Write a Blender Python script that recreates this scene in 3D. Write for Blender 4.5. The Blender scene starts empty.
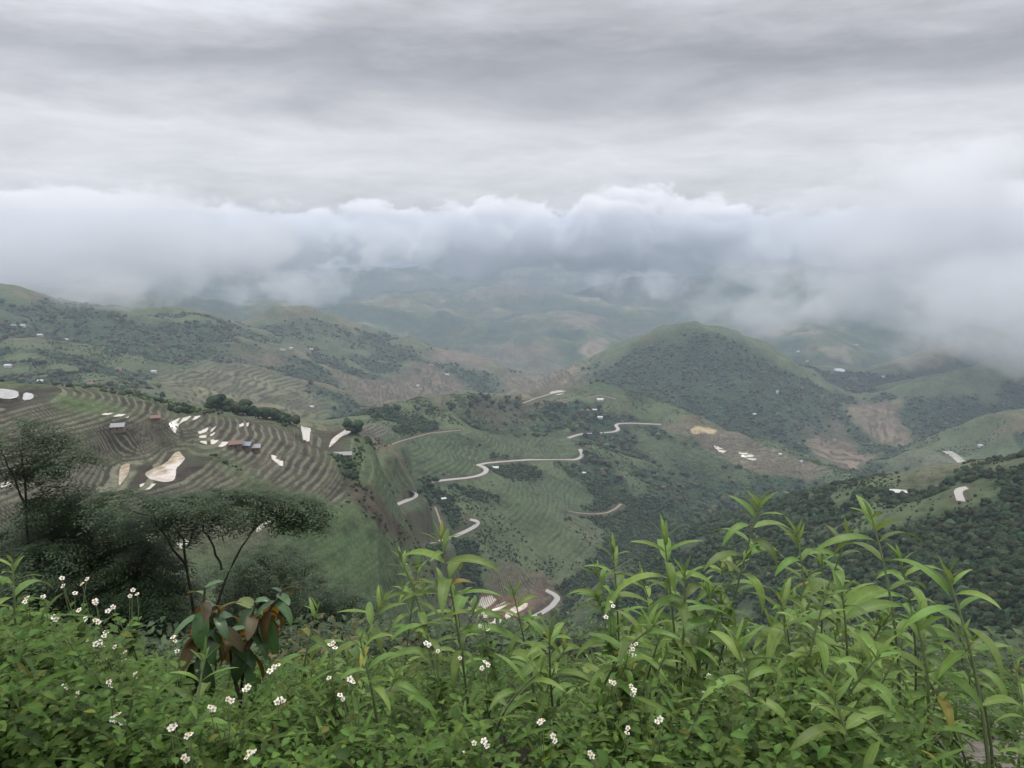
import bpy, bmesh, math, random
import numpy as np
from mathutils import Vector, Matrix, Euler

R = math.radians
rng = np.random.default_rng(7)
random.seed(7)
sc = bpy.context.scene
COL = sc.collection

# ------------------------------------------------------------------ camera
PITCH = 12.0
FPX = 773.0
cam_d = bpy.data.cameras.new('camera')
cam_d.sensor_width = 36.0
cam_d.lens = 36.0 * FPX / 1024.0
cam_d.clip_start = 0.05
cam_d.clip_end = 120000
cam = bpy.data.objects.new('camera', cam_d)
COL.objects.link(cam)
cam.location = (0, 0, 0)
cam.rotation_euler = (R(90 - PITCH), 0, 0)
sc.camera = cam

# ------------------------------------------------------------------ render, view
sc.view_settings.view_transform = 'Standard'
sc.view_settings.look = 'None'
sc.view_settings.exposure = 0.0
sc.view_settings.gamma = 1.0
sc.render.engine = 'CYCLES'
sc.cycles.use_denoising = True
sc.cycles.max_bounces = 12
sc.cycles.diffuse_bounces = 2
sc.cycles.glossy_bounces = 2
sc.cycles.transmission_bounces = 3
sc.cycles.transparent_max_bounces = 8
sc.cycles.volume_bounces = 10
sc.cycles.use_adaptive_sampling = True
sc.cycles.volume_step_rate = 0.15
sc.cycles.volume_max_steps = 512

# ------------------------------------------------------------------ node helper
class NT:
    def __init__(s, tree):
        s.t = tree; tree.nodes.clear()
    def n(s, typ, **kw):
        nd = s.t.nodes.new(typ)
        ins = kw.pop('i', {})
        for k, v in kw.items(): setattr(nd, k, v)
        for k, v in ins.items():
            if isinstance(v, bpy.types.NodeSocket): s.t.links.new(v, nd.inputs[k])
            else: nd.inputs[k].default_value = v
        return nd
    def l(s, a, b): s.t.links.new(a, b)
    def math(s, op, a, b=None, c=None, clamp=False):
        nd = s.t.nodes.new('ShaderNodeMath'); nd.operation = op; nd.use_clamp = clamp
        for k, v in enumerate((a, b, c)):
            if v is None: continue
            if isinstance(v, bpy.types.NodeSocket): s.t.links.new(v, nd.inputs[k])
            else: nd.inputs[k].default_value = v
        return nd.outputs[0]
    def mix(s, f, a, b, blend='MIX'):
        nd = s.t.nodes.new('ShaderNodeMix'); nd.data_type = 'RGBA'; nd.blend_type = blend
        for k, v in ((0, f), (6, a), (7, b)):
            if isinstance(v, bpy.types.NodeSocket): s.t.links.new(v, nd.inputs[k])
            else: nd.inputs[k].default_value = v
        return nd.outputs[2]
    def ramp(s, f, stops, interp='LINEAR'):
        nd = s.t.nodes.new('ShaderNodeValToRGB'); nd.color_ramp.interpolation = interp
        e = nd.color_ramp.elements
        while len(e) < len(stops): e.new(0.5)
        for k, (p, c) in enumerate(stops):
            e[k].position = p
            e[k].color = c if isinstance(c, tuple) else (c, c, c, 1)
        s.t.links.new(f, nd.inputs[0])
        return nd.outputs[0]
    def smooth(s, v, lo, hi, a=0.0, b=1.0):
        nd = s.t.nodes.new('ShaderNodeMapRange'); nd.interpolation_type = 'SMOOTHSTEP'
        s.t.links.new(v, nd.inputs[0])
        for k, x in ((1, lo), (2, hi), (3, a), (4, b)):
            if isinstance(x, bpy.types.NodeSocket): s.t.links.new(x, nd.inputs[k])
            else: nd.inputs[k].default_value = x
        return nd.outputs[0]
    def noise(s, vec, scale, detail=4, rough=0.5, dist=0.0):
        nd = s.n('ShaderNodeTexNoise')
        if vec is not None: s.l(vec, nd.inputs['Vector'])
        nd.inputs['Scale'].default_value = scale; nd.inputs['Detail'].default_value = detail
        nd.inputs['Roughness'].default_value = rough; nd.inputs['Distortion'].default_value = dist
        return nd.outputs[0]

def lin(r, g, b):
    f = lambda c: (c/255/12.92) if c <= 10 else ((c/255+0.055)/1.055)**2.4
    return (f(r), f(g), f(b), 1)

# ------------------------------------------------------------------ sky (world)
SUN_EL, SUN_AZ = 58.0, 20.0
world = bpy.data.worlds.new('World'); sc.world = world
world.use_nodes = True
W = NT(world.node_tree)
tc = W.n('ShaderNodeTexCoord').outputs['Generated']
sep = W.n('ShaderNodeSeparateXYZ', i={0: tc})
el = W.math('ARCSINE', sep.outputs[2])
el = W.math('MULTIPLY', el, 57.29578)                       # elevation in degrees
azd = W.math('MULTIPLY', W.math('ARCTAN2', sep.outputs[0], sep.outputs[1]), 57.29578)
# stretched cloud-layer coordinates
cx = W.n('ShaderNodeCombineXYZ', i={0: W.math('MULTIPLY', azd, 0.045), 1: W.math('MULTIPLY', el, 0.19), 2: 0.37})
n1 = W.noise(cx.outputs[0], 1.0, 6, 0.55, 0.3)
cx2 = W.n('ShaderNodeCombineXYZ', i={0: W.math('MULTIPLY', azd, 0.12), 1: W.math('MULTIPLY', el, 0.55), 2: 2.3})
n2 = W.noise(cx2.outputs[0], 1.0, 7, 0.6, 0.2)
# strata: elevation warped by noise
elw = W.math('ADD', el, W.math('MULTIPLY', W.math('SUBTRACT', n1, 0.5), 9.0))
elw = W.math('ADD', elw, W.math('MULTIPLY', W.math('SUBTRACT', n2, 0.5), 4.0))
f = W.math('DIVIDE', W.math('ADD', elw, 10.0), 100.0, clamp=True)
def P(e): return (e + 10) / 100
strata = W.ramp(f, [(P(-9), lin(160,166,180)), (P(-3), lin(186,190,200)), (P(0), lin(206,209,216)), (P(3.5), lin(217,220,226)),
                    (P(6.5), lin(219,221,226)), (P(8.3), lin(192,194,200)), (P(10.2), lin(166,169,177)), (P(12.8), lin(190,191,197)),
                    (P(16.5), lin(214,217,224)), (P(35), lin(196,197,202)), (P(88), lin(200,202,206))])
cx3 = W.n('ShaderNodeCombineXYZ', i={0: W.math('MULTIPLY', azd, 0.10), 1: W.math('MULTIPLY', el, 0.42), 2: 7.9})
n3 = W.noise(cx3.outputs[0], 1.0, 9, 0.68, 0.5)
lft = W.math('ADD', 1.0, W.math('MULTIPLY', W.smooth(azd, -32.0, 4.0, 0.22, 0.0), W.smooth(el, 5.0, 12.0)))
# extra mottling
m = W.math('ADD', W.math('MULTIPLY', W.math('SUBTRACT', n2, 0.5), 0.46), 1.0)
m = W.math('ADD', m, W.math('MULTIPLY', W.math('SUBTRACT', n3, 0.5), 0.30))
m = W.math('MULTIPLY', m, lft)
strata = W.mix(1.0, strata, W.n('ShaderNodeCombineXYZ', i={0: m, 1: m, 2: m}).outputs[0], 'MULTIPLY')
# cumulus bank along the horizon: top line from billowed noise
def bank(base, amp, seed, sx, body, rim, rimw, prev):
    cv = W.n('ShaderNodeCombineXYZ', i={0: W.math('MULTIPLY', azd, sx), 1: W.math('MULTIPLY', el, sx*1.35), 2: seed})
    big = W.noise(cv.outputs[0], 0.35, 2, 0.5)
    bil = W.noise(cv.outputs[0], 1.6, 8, 0.58, 0.4)
    h = W.math('ADD', W.math('MULTIPLY', W.math('SUBTRACT', big, 0.5), amp*2), W.math('MULTIPLY', W.math('SUBTRACT', bil, 0.5), amp*1.5))
    top = W.math('ADD', base, h)
    d = W.math('SUBTRACT', top, el)                       # degrees below the cloud top
    mask = W.smooth(d, -0.15, 0.5)
    rimf = W.smooth(d, 0.0, rimw, 1.0, 0.0)
    rimf = W.math('MULTIPLY', rimf, W.smooth(bil, 0.42, 0.66))
    puff = W.math('ADD', 0.86, W.math('MULTIPLY', bil, 0.28))
    bc = W.mix(1.0, body, W.n('ShaderNodeCombineXYZ', i={0: puff, 1: puff, 2: puff}).outputs[0], 'MULTIPLY')
    c = W.mix(rimf, bc, rim)
    return W.mix(mask, prev, c)
sky = bank(1.0, 1.8, 11.3, 0.22, lin(196,199,207), lin(228,230,234), 1.3, strata)
sky = bank(-0.6, 2.0, 4.7, 0.30, lin(186,189,199), lin(214,217,222), 1.2, sky)
nish = W.n('ShaderNodeTexSky', sky_type='NISHITA', sun_disc=False)
nish.sun_elevation = R(SUN_EL); nish.sun_rotation = R(SUN_AZ); nish.altitude = 1500
nish_s = W.mix(1.0, nish.outputs[0], (0.06, 0.06, 0.06, 1), 'MULTIPLY')
col = W.mix(0.94, nish_s, sky)
# an overcast sky is brightest overhead
zen = W.smooth(el, 16.0, 75.0, 1.0, 2.9)
col = W.mix(1.0, col, W.n('ShaderNodeCombineXYZ', i={0: zen, 1: zen, 2: zen}).outputs[0], 'MULTIPLY')
bg = W.n('ShaderNodeBackground', i={0: col, 1: 1.05})
W.l(bg.outputs[0], W.n('ShaderNodeOutputWorld').inputs[0])
world.cycles.sampling_method = 'MANUAL'; world.cycles.sample_map_resolution = 512

HAZE_D = 7.8e-5
# ------------------------------------------------------------------ sun (overcast)
sd = bpy.data.lights.new('sun', 'SUN'); sd.energy = 1.5; sd.angle = R(14); sd.color = (1.0, 0.96, 0.9)
sun = bpy.data.objects.new('sun', sd); COL.objects.link(sun)
sun.rotation_euler = (R(90 - SUN_EL), 0, R(180 - SUN_AZ) + math.pi)
sdir = Vector((math.sin(R(SUN_AZ))*math.cos(R(SUN_EL)), math.cos(R(SUN_AZ))*math.cos(R(SUN_EL)), math.sin(R(SUN_EL))))
sun.rotation_euler = sdir.to_track_quat('Z', 'Y').to_euler()

# ------------------------------------------------------------------ object helpers
def obj(name, me, parent=None, mat=None, label=None, cat=None, group=None, kind=None):
    o = bpy.data.objects.new(name, me); COL.objects.link(o)
    if parent is not None: o.parent = parent
    if mat is not None and me is not None:
        for mm in (mat if isinstance(mat, (list, tuple)) else [mat]): me.materials.append(mm)
    if label: o['label'] = label
    if cat: o['category'] = cat
    if group: o['group'] = group
    if kind: o['kind'] = kind
    return o

def mesh_np(name, v, faces, mat_idx=None, smooth=False):
    """v (n,3); faces: (m,k) int array or list of such arrays"""
    if not isinstance(faces, (list, tuple)): faces = [faces]
    faces = [f for f in faces if len(f)]
    me = bpy.data.meshes.new(name)
    v = np.ascontiguousarray(v, dtype=np.float32)
    loops = np.concatenate([f.ravel() for f in faces]).astype(np.int32)
    tot = np.concatenate([np.full(len(f), f.shape[1], np.int32) for f in faces])
    start = np.concatenate([[0], np.cumsum(tot)[:-1]]).astype(np.int32)
    me.vertices.add(len(v)); me.vertices.foreach_set('co', v.ravel())
    me.loops.add(len(loops)); me.loops.foreach_set('vertex_index', loops)
    me.polygons.add(len(tot)); me.polygons.foreach_set('loop_start', start)
    try: me.polygons.foreach_set('loop_total', tot)
    except Exception: pass
    if mat_idx is not None: me.polygons.foreach_set('material_index', mat_idx.astype(np.int32))
    me.polygons.foreach_set('use_smooth', np.full(len(tot), smooth, bool))
    me.update(calc_edges=True)
    return me

def set_color(me, name, c):
    a = me.color_attributes.new(name, 'FLOAT_COLOR', 'POINT')
    cc = np.ones((len(c), 4), np.float32); cc[:, :c.shape[1]] = c
    a.data.foreach_set('color', cc.ravel())

def material(name):
    m = bpy.data.materials.new(name); m.use_nodes = True
    return m, NT(m.node_tree)

# ------------------------------------------------------------------ pixel <-> ray
CP, SP = math.cos(R(PITCH)), math.sin(R(PITCH))
def ray(u, v):
    x = (np.asarray(u, float) - 512)/FPX; yu = -(np.asarray(v, float) - 384)/FPX
    fy = CP + SP*yu; fz = -SP + CP*yu
    h = np.hypot(x, fy)
    return np.arctan2(x, fy), fz/h            # azimuth, z per horizontal metre
def at(u, v, D):
    """the point D metres away (horizontally) along the sight line"""
    a, t = ray(u, v)
    return np.array([D*np.sin(a), D*np.cos(a), D*t])

# ------------------------------------------------------------------ value noise in numpy
_perm = np.random.default_rng(3).random((512, 512)).astype(np.float32)
def vnoise(x, y):
    xi = np.floor(x); yi = np.floor(y); fx = (x-xi).astype(np.float32); fy = (y-yi).astype(np.float32)
    xi = xi.astype(np.int64) & 511; yi = yi.astype(np.int64) & 511
    x1 = (xi+1) & 511; y1 = (yi+1) & 511
    fx = fx*fx*(3-2*fx); fy = fy*fy*(3-2*fy)
    a = _perm[xi, yi]*(1-fx)+_perm[x1, yi]*fx; b = _perm[xi, y1]*(1-fx)+_perm[x1, y1]*fx
    return (a*(1-fy)+b*fy)*2-1
def fbm(x, y, L, octv=4, g=0.5, seed=0.0):
    s = 0; a = 1.0; tot = 0
    x = x/L + seed*17.3; y = y/L + seed*9.1
    for k in range(octv):
        s = s + a*vnoise(x, y); tot += a; a *= g
        x, y = (x*1.62 - y*1.18)+5.2, (x*1.18 + y*1.62)+1.3
    return s/tot
def ridged(x, y, L, octv=4, seed=0.0):
    s = 0; a = 1.0; tot = 0
    x = x/L + seed*17.3; y = y/L + seed*9.1
    for k in range(octv):
        s = s + a*(1-2*np.abs(vnoise(x, y))); tot += a; a *= 0.5
        x, y = (x*1.62 - y*1.18)+5.2, (x*1.18 + y*1.62)+1.3
    return s/tot
def sstep(x, a, b):
    t = np.clip((x-a)/(b-a), 0, 1); return t*t*(3-2*t)

# ------------------------------------------------------------------ terrain from ridge lines
# each ridge: list of (u, v, distance), slope, rounding radius
RIDGES = [
 # terraced spur on the left
 ('A',  [(-500,330,700),(-200,375,650),(0,393,640),(60,402,640),(110,415,640)], .36, 50),
 ('A1', [(110,415,640),(165,428,640),(178,437,618),(215,460,608)], .38, 40),
 ('A2', [(178,437,618),(232,470,604),(262,482,600),(318,505,605),(343,540,600),(352,585,590),(350,640,560)], .60, 25),
 # second terraced spur
 ('B',  [(60,425,1100),(150,420,1030),(200,414,1000),(260,417,985),(310,430,965),(336,462,945)], .42, 30),
 ('B3', [(310,430,965),(336,462,945),(356,492,935),(374,520,930),(385,560,925)], .75, 14),
 ('B2', [(200,414,1000),(235,455,900),(300,490,860),(340,530,840)], .42, 40),
 # central hill with the roads
 ('C',  [(250,428,1300),(340,424,1330),(400,413,1500),(470,403,1800),(500,397,1900),(560,393,2080),(620,399,2150),(660,414,2120),(700,430,2050),(770,447,2000),(835,472,1950)], .46, 60),
 ('C1', [(400,413,1500),(395,445,1370),(430,495,1260),(480,522,1200),(560,580,1120),(600,625,1090)], .55, 30),
 ('C2', [(500,397,1900),(560,430,1760),(584,450,1660),(640,492,1520),(700,540,1430),(745,575,1380)], .55, 35),
 ('C3', [(620,399,2150),(690,442,1960),(740,472,1860),(790,505,1780)], .5, 40),
 ('C4', [(500,415,1800),(480,462,1560),(530,510,1430),(620,570,1310),(665,612,1270)], .55, 30),
 ('C5', [(430,410,1620),(440,450,1450),(480,475,1400)], .5, 30),
 # hills on the left, mid distance
 ('D',  [(-500,255,3000),(-200,275,3000),(0,291,3200),(50,304,3150),(90,312,3100),(130,320,3000),(165,315,3100),(205,325,3000),(245,350,2800)], .45, 60),
 ('D2', [(225,345,3950),(262,322,3850),(290,313,3800),(340,325,3700),(400,345,3600),(440,352,3600),(480,375,3500),(535,398,3300)], .45, 70),
 ('D3', [(290,313,3800),(330,350,3300),(375,398,2800),(400,415,2600)], .4, 80),
 ('D4', [(60,306,3150),(100,345,2600),(135,385,2150),(150,410,1900)], .38, 90),
 ('D5', [(165,315,3100),(230,360,2650),(320,398,2350),(430,412,2400)], .36, 90),
 ('D6', [(-100,300,2500),(0,335,2300),(60,375,1950),(90,400,1700)], .38, 80),
 ('D7', [(40,392,1500),(85,395,1500),(125,407,1450)], .3, 60),
 ('D8', [(400,345,3600),(440,385,3000),(500,402,2850)], .36, 60),
 # conical hill on the right
 ('E',  [(520,402,3500),(575,382,3500),(630,350,3400),(665,332,3330),(690,325,3300),(718,331,3350),(745,345,3500),(790,368,3900),(850,372,4600)], .55, 50),
 ('E2', [(690,325,3300),(722,372,2950),(780,418,2650),(835,455,2400)], .5, 50),
 ('E3', [(650,340,3350),(640,382,2950),(655,412,2650)], .5, 50),
 ('E4', [(745,345,3500),(800,388,3250),(860,420,2900),(925,448,2700)], .45, 50),
 ('E5', [(850,372,4600),(855,395,3700),(890,425,3100),(930,440,2850)], .45, 40),
 # right hand slopes
 ('F',  [(1500,250,4200),(1200,320,3800),(1010,360,3600),(930,388,3300),(880,415,3000),(850,448,2650)], .5, 50),
 ('F2', [(1600,330,2700),(1250,380,2600),(1024,424,2400),(965,448,2300),(905,482,2150)], .5, 50),
 ('F3', [(1100,300,5200),(960,350,4700),(880,372,4300)], .5, 60),
 ('G',  [(1900,330,700),(1300,420,850),(1024,463,900),(950,486,905),(900,503,930),(850,522,960),(790,545,1030),(745,575,1100)], .50, 35),
 ('G2', [(1024,475,880),(1000,560,700),(960,640,600)], .5, 60),
 ('G3', [(900,503,930),(885,560,830),(860,640,760)], .5, 50),
 # terraces at the foot of the central spur
 # far side of the valley
 ('H1', [(-300,270,6500),(60,282,6200),(160,300,6000),(300,300,6300),(400,312,6400),(470,330,5800),(540,348,5200)], .3, 150),
 ('H2', [(380,300,7500),(480,292,7800),(560,300,7600),(620,310,7200),(650,330,6400)], .3, 150),
 ('H3', [(560,318,6200),(590,335,5600),(600,352,5200)], .32, 90),
 ('H4', [(640,285,9000),(760,285,8500),(860,300,8000),(960,300,7500),(1200,280,7500)], .3, 200),
 ('H5', [(-400,262,10500),(100,266,11000),(300,274,11000),(520,272,11500),(700,268,12000),(1000,262,12000),(1500,255,12000)], .28, 300),
 ('H6', [(760,305,6800),(800,330,6000),(830,350,5300)], .35, 90),
 ('H7', [(470,300,7800),(500,322,6800),(515,345,6000)], .3, 90),
]
def ridge_points(pts):
    return np.array([at(u, v, D) for u, v, D in pts])

NA, NR = 620, 1150
AZ0, AZ1 = R(-56), R(56)
R0, R1 = 0.7, 32000.0
ca = np.linspace(AZ0, AZ1, NA).astype(np.float32)
cr = np.exp(np.linspace(math.log(R0), math.log(R1), NR)).astype(np.float32)
def base_height(x, y):
    d0 = np.hypot(x, y)
    floor = -690 - 0.075*np.clip(d0-1500, 0, 1e9)
    floor = np.maximum(floor, -1060) + 45*fbm(x, y, 900, 3, seed=2)
    # the mountain flank the camera stands on
    flank = -1.75 - 0.60*np.clip(y-2.2, 0, 40) - 0.70*np.clip(y-42.2, 0, 1e9) - 0.05*np.abs(x)
    flank = np.where(y < 2.2, -1.75, flank)
    flank = flank - 25*sstep(d0, 60, 400)*(0.5+0.5*fbm(x, y, 160, 3, seed=5))
    k = 12.0
    top = np.maximum(floor, -99999)
    zs = []
    for nm, pts, slope, rad in RIDGES:
        P3 = ridge_points(pts).astype(np.float32)
        best = np.full(x.shape, -1e9, np.float32)
        ste = {'A': .95, 'A1': 1.3, 'A2': 2.0, 'B': 1.2, 'B2': 1.3, 'B3': 2.2}.get(nm, 0.85)
        w0 = {'A': 150, 'A1': 75, 'A2': 22, 'B': 80, 'B3': 12, 'B2': 100, 'G': 260, 'G2': 110, 'G3': 120, 'D7': 300}.get(nm, 700 if nm[0] in 'CG' else 1e6)
        for a, b in zip(P3[:-1], P3[1:]):
            ex, ey = b[0]-a[0], b[1]-a[1]; L2 = ex*ex+ey*ey+1e-6
            t = np.clip(((x-a[0])*ex+(y-a[1])*ey)/L2, 0, 1)
            dx = x-(a[0]+t*ex); dy = y-(a[1]+t*ey)
            d = np.sqrt(dx*dx+dy*dy+rad*rad)-rad
            best = np.maximum(best, a[2]+t*(b[2]-a[2]) - slope*d - (ste-slope)*np.clip(d-w0, 0, 1e9))
        if nm[0] in 'AB':                             # the spurs' right sides fall away steeply
            best = best - (1.5 if nm[0] == 'A' else 1.1)*np.clip(d0*(np.arctan2(x, y)+R(10.5 if nm[0] == 'A' else 8.8)), 0, 1e9).astype(np.float32)
        zs.append(best)
    zs.append(floor.astype(np.float32)); 
    m = zs[0].copy()
    for q in zs[1:]: np.maximum(m, q, out=m)
    kk = np.clip(d0*0.008, 0.3, 16).astype(np.float32)
    acc = np.zeros_like(m)
    for q in zs: acc += np.exp(np.clip((q-m)/kk, -30, 0))
    z = m + kk*(np.log(acc))
    depth_below = np.clip(-z-100, 0, 1e9)
    # gullies and small relief
    w = sstep(d0, 700, 1700)
    z = z + w*(40*ridged(x, y, 330, 4, seed=3)*sstep(d0, 1000, 2300) + 9*fbm(x, y, 140, 4, seed=7)+ 5*ridged(x, y, 90, 3, seed=13))
    z = z + sstep(d0, 3200, 6500)*(95*ridged(x, y, 1500, 4, seed=1) + 30*ridged(x, y, 480, 3, seed=8))
    z = z + sstep(d0, 300, 500)*(1-sstep(d0, 1500, 2500))*(4*fbm(x, y, 170, 2, seed=14)+1.2*fbm(x, y, 60, 2, seed=15))
    z = z + sstep(d0, 300, 600)*2.0*fbm(x, y, 50, 3, seed=4)
    fl = flank.astype(np.float32)
    kk2 = np.clip(d0*0.02, 0.05, 10)
    mm = np.maximum(z, fl)
    z = mm + kk2*np.log(np.exp(np.clip((z-mm)/kk2, -30, 0))+np.exp(np.clip((fl-mm)/kk2, -30, 0)))
    z = z + sstep(d0, 4, 30)*(1-sstep(d0, 200, 400))*0.5*fbm(x, y, 9, 3, seed=9)
    z = z - (1-sstep(d0, 1.0, 4.0))*0.0
    return z
AA, RR = np.meshgrid(ca, cr)
CX = RR*np.sin(AA); CY = RR*np.cos(AA)
HZ = base_height(CX, CY).astype(np.float32)            # (NR, NA)
LR0 = math.log(R0); DLR = (math.log(R1)-LR0)/(NR-1); DAZ = (AZ1-AZ0)/(NA-1)
def hgt(x, y):
    r = np.hypot(x, y); a = np.arctan2(x, y)
    i = np.clip((np.log(np.maximum(r, R0))-LR0)/DLR, 0, NR-1.001); j = np.clip((a-AZ0)/DAZ, 0, NA-1.001)
    i0 = i.astype(int); j0 = j.astype(int); fi = i-i0; fj = j-j0
    return ((HZ[i0, j0]*(1-fj)+HZ[i0, j0+1]*fj)*(1-fi) + (HZ[i0+1, j0]*(1-fj)+HZ[i0+1, j0+1]*fj)*fi)
def hit(u, v, rmin=120.0):
    """where the sight line through a photo point first meets the ground"""
    a, t = ray(u, v); a = float(a); t = float(t)
    rs = np.exp(np.linspace(math.log(rmin), math.log(15000), 6000))
    z = hgt(rs*math.sin(a), rs*math.cos(a))
    k = np.nonzero(z >= rs*t)[0]
    if len(k) == 0: return None
    r = rs[k[0]]
    return np.array([r*math.sin(a), r*math.cos(a), r*t])
def hits(px, **kw):
    return [h for h in (at(*q) if len(q) == 3 else hit(q[0], q[1], **kw) for q in px) if h is not None]

def inpoly(x, y, poly):
    c = np.zeros(x.shape, bool); n = len(poly)
    for i in range(n):
        x1, y1 = poly[i][:2]; x2, y2 = poly[(i+1) % n][:2]
        if y1 == y2: continue
        c ^= ((y1 > y) != (y2 > y)) & (x < (x2-x1)*(y-y1)/(y2-y1)+x1)
    return c
def dist_poly(x, y, pts, closed=True):
    best = np.full(x.shape, 1e9); zz = np.zeros(x.shape)
    n = len(pts); rng_ = range(n if closed else n-1)
    for i in rng_:
        a = pts[i]; b = pts[(i+1) % n]
        ex, ey = b[0]-a[0], b[1]-a[1]; L2 = ex*ex+ey*ey+1e-9
        t = np.clip(((x-a[0])*ex+(y-a[1])*ey)/L2, 0, 1)
        d = np.hypot(x-a[0]-t*ex, y-a[1]-t*ey)
        s = d < best
        best = np.where(s, d, best); zz = np.where(s, a[2]+t*(b[2]-a[2]), zz)
    return best, zz
# ------------------------------------------------------------------ fine ground grid
def cr_interp(M, idx, axis):
    """Catmull-Rom resampling of M along axis at fractional indices"""
    M = np.moveaxis(M, axis, 0); n = M.shape[0]
    i = np.clip(np.floor(idx).astype(int), 0, n-2); f = (idx-i).astype(np.float32).reshape((-1,)+(1,)*(M.ndim-1))
    p0 = M[np.clip(i-1, 0, n-1)]; p1 = M[i]; p2 = M[i+1]; p3 = M[np.clip(i+2, 0, n-1)]
    o = p1 + 0.5*f*(p2-p0 + f*(2*p0-5*p1+4*p2-p3 + f*(3*(p1-p2)+p3-p0)))
    return np.moveaxis(o, 0, axis)
fa = np.concatenate([np.linspace(-56, -37.5, 90, endpoint=False), np.linspace(-37.5, 37.5, 1060, endpoint=False), np.linspace(37.5, 56, 90)])*math.pi/180
def lsp(a, b, n, e=False): return np.linspace(math.log(a), math.log(b), n, endpoint=e)
fr = np.concatenate([lsp(R0, 150, 240), lsp(150, 2600, 1230), lsp(2600, R1, 400, True)])
U = cr_interp(cr_interp(HZ, (fr-LR0)/DLR, 0), (fa-AZ0)/DAZ, 1).astype(np.float32)
FA, FR = np.meshgrid(fa.astype(np.float32), np.exp(fr).astype(np.float32))
X = FR*np.sin(FA); Y = FR*np.cos(FA); Z = U
NFR, NFA = Z.shape

def blur(M, k):
    for ax in (0, 1):
        c = np.cumsum(np.pad(M, [(k+1, k) if a == ax else (0, 0) for a in (0, 1)], mode='edge'), axis=ax, dtype=np.float64)
        n = M.shape[ax]
        M = ((np.take(c, range(2*k+1, 2*k+1+n), ax)-np.take(c, range(0, n), ax))/(2*k+1)).astype(np.float32)
    return M
conc = (blur(HZ, 9)-HZ)/RR
conc_f = cr_interp(cr_interp(conc, (fr-LR0)/DLR, 0), (fa-AZ0)/DAZ, 1)

# ------------------------------------------------------------------ ponds and paddies
POND_BED = []
PONDS = [  # (outline in photo points, colour kind)
 ([(-12,389),(0,388.5),(18,390.5),(19,397),(8,399.5),(-12,396)], 'w'),
 ([(24,392),(34,394),(33,399),(22,401)], 'w'),
 ([(100,411.5),(115,412.5),(129,414),(128,417),(112,415.5),(100,413.5)], 'w'),
 ([(168,422),(180,417.5),(190,415.6),(203,415.4),(196,418.5),(183,420.5),(174.5,426)], 'w'),
 ([(198,429.6),(207,427),(216.7,424.6),(212,430),(206,434),(206.6,442),(200,437)], 'w'),
 ([(210,434),(217,431),(213,439),(224,441),(237,443.5),(222,446.5),(211,443)], 'w'),
 ([(237,423.5),(249,422),(248,425.2),(238,425.8)], 'w'),
 ([(144,473.5),(154,468),(162.5,465),(169,460),(174,453),(179.5,449),(182,455),(185.6,458.4),(181,464),(176,468.6),(176,474),(174.4,480.4),(166,482.5),(157,481),(149,479)], 'p'),
 ([(120,467),(125,464),(130,463.5),(129,473),(124,480),(118.5,487),(119,476)], 'p'),
 ([(271,453.5),(277,456),(275,458),(283,460),(283,466),(277,463),(272,458)], 'w'),
 ([(301,427),(306,426.5),(311,429.6),(309,433.7),(303,433)], 'w'),
 ([(329,446),(332,438.5),(340,433),(348,428),(352,430),(349,434),(341,436.5),(337,441),(329,448)], 'p'),
 ([(271,502.6),(280,501.5),(287,502.6),(287,510),(280,514),(272,520),(264,527),(257,532),(255.7,529),(263,523),(271,515)], 'w'),
 ([(171,513),(177,509),(183,505),(183.5,511),(178,517),(174,520.6)], 'w'),
 ([(91,538),(97,533),(103,530),(101.6,535),(93,541)], 'w'),
 ([(139,541),(148,534),(160,533),(156,540),(146,546)], 'w'),
 ([(175,545),(186,539),(190,542),(180,549)], 'w'),
 ([(140,486),(148,482),(156,484),(150,492),(141,493)], 'w'),
 ([(0,481),(8,480),(12,486),(2,490)], 'w'),
 ([(713,444.8),(720,447),(727,450.5),(723,453),(716,449)], 'w'),
 ([(738,452),(748,453),(759,456.4),(755,460.5),(748,459),(742,457)], 'w'),
 ([(887,489),(897,489),(908.6,490.5),(907.6,493.5),(888,492)], 'w'),
 ([(941,451),(951,450),(960,456),(966,462),(959,464),(951,456)], 'w'),
 ([(832,369),(840,368),(848,370.5),(840,372.5)], 'w'),
 ([(474,600),(480,590),(492,587),(497,590),(486,597),(478,606)], 'w'),
 ([(483,608),(490,598),(505,590),(509,593),(496,602),(488,611)], 'w'),
 ([(494,611),(504,600),(516,595),(518,599),(507,607),(498,615)], 'w'),
 ([(504,615),(514,606),(528,602),(527,608),(514,614),(507,620)], 'p'),
 ([(486,625),(494,618),(503,618),(500,627),(490,630)], 'p'),
 ([(480,640),(488,632),(492,634),(486,645),(480,648)], 'w'),
 ([(549,392),(560,390),(568,391.5),(560,395),(551,395)], 'w'),
 ([(464,582),(468,579),(470,583),(466,587)], 'w'),
 ([(466,594),(471,590),(474,593),(469,599)], 'w'),
]
POND_OBJ = []
WETP = []
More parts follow.
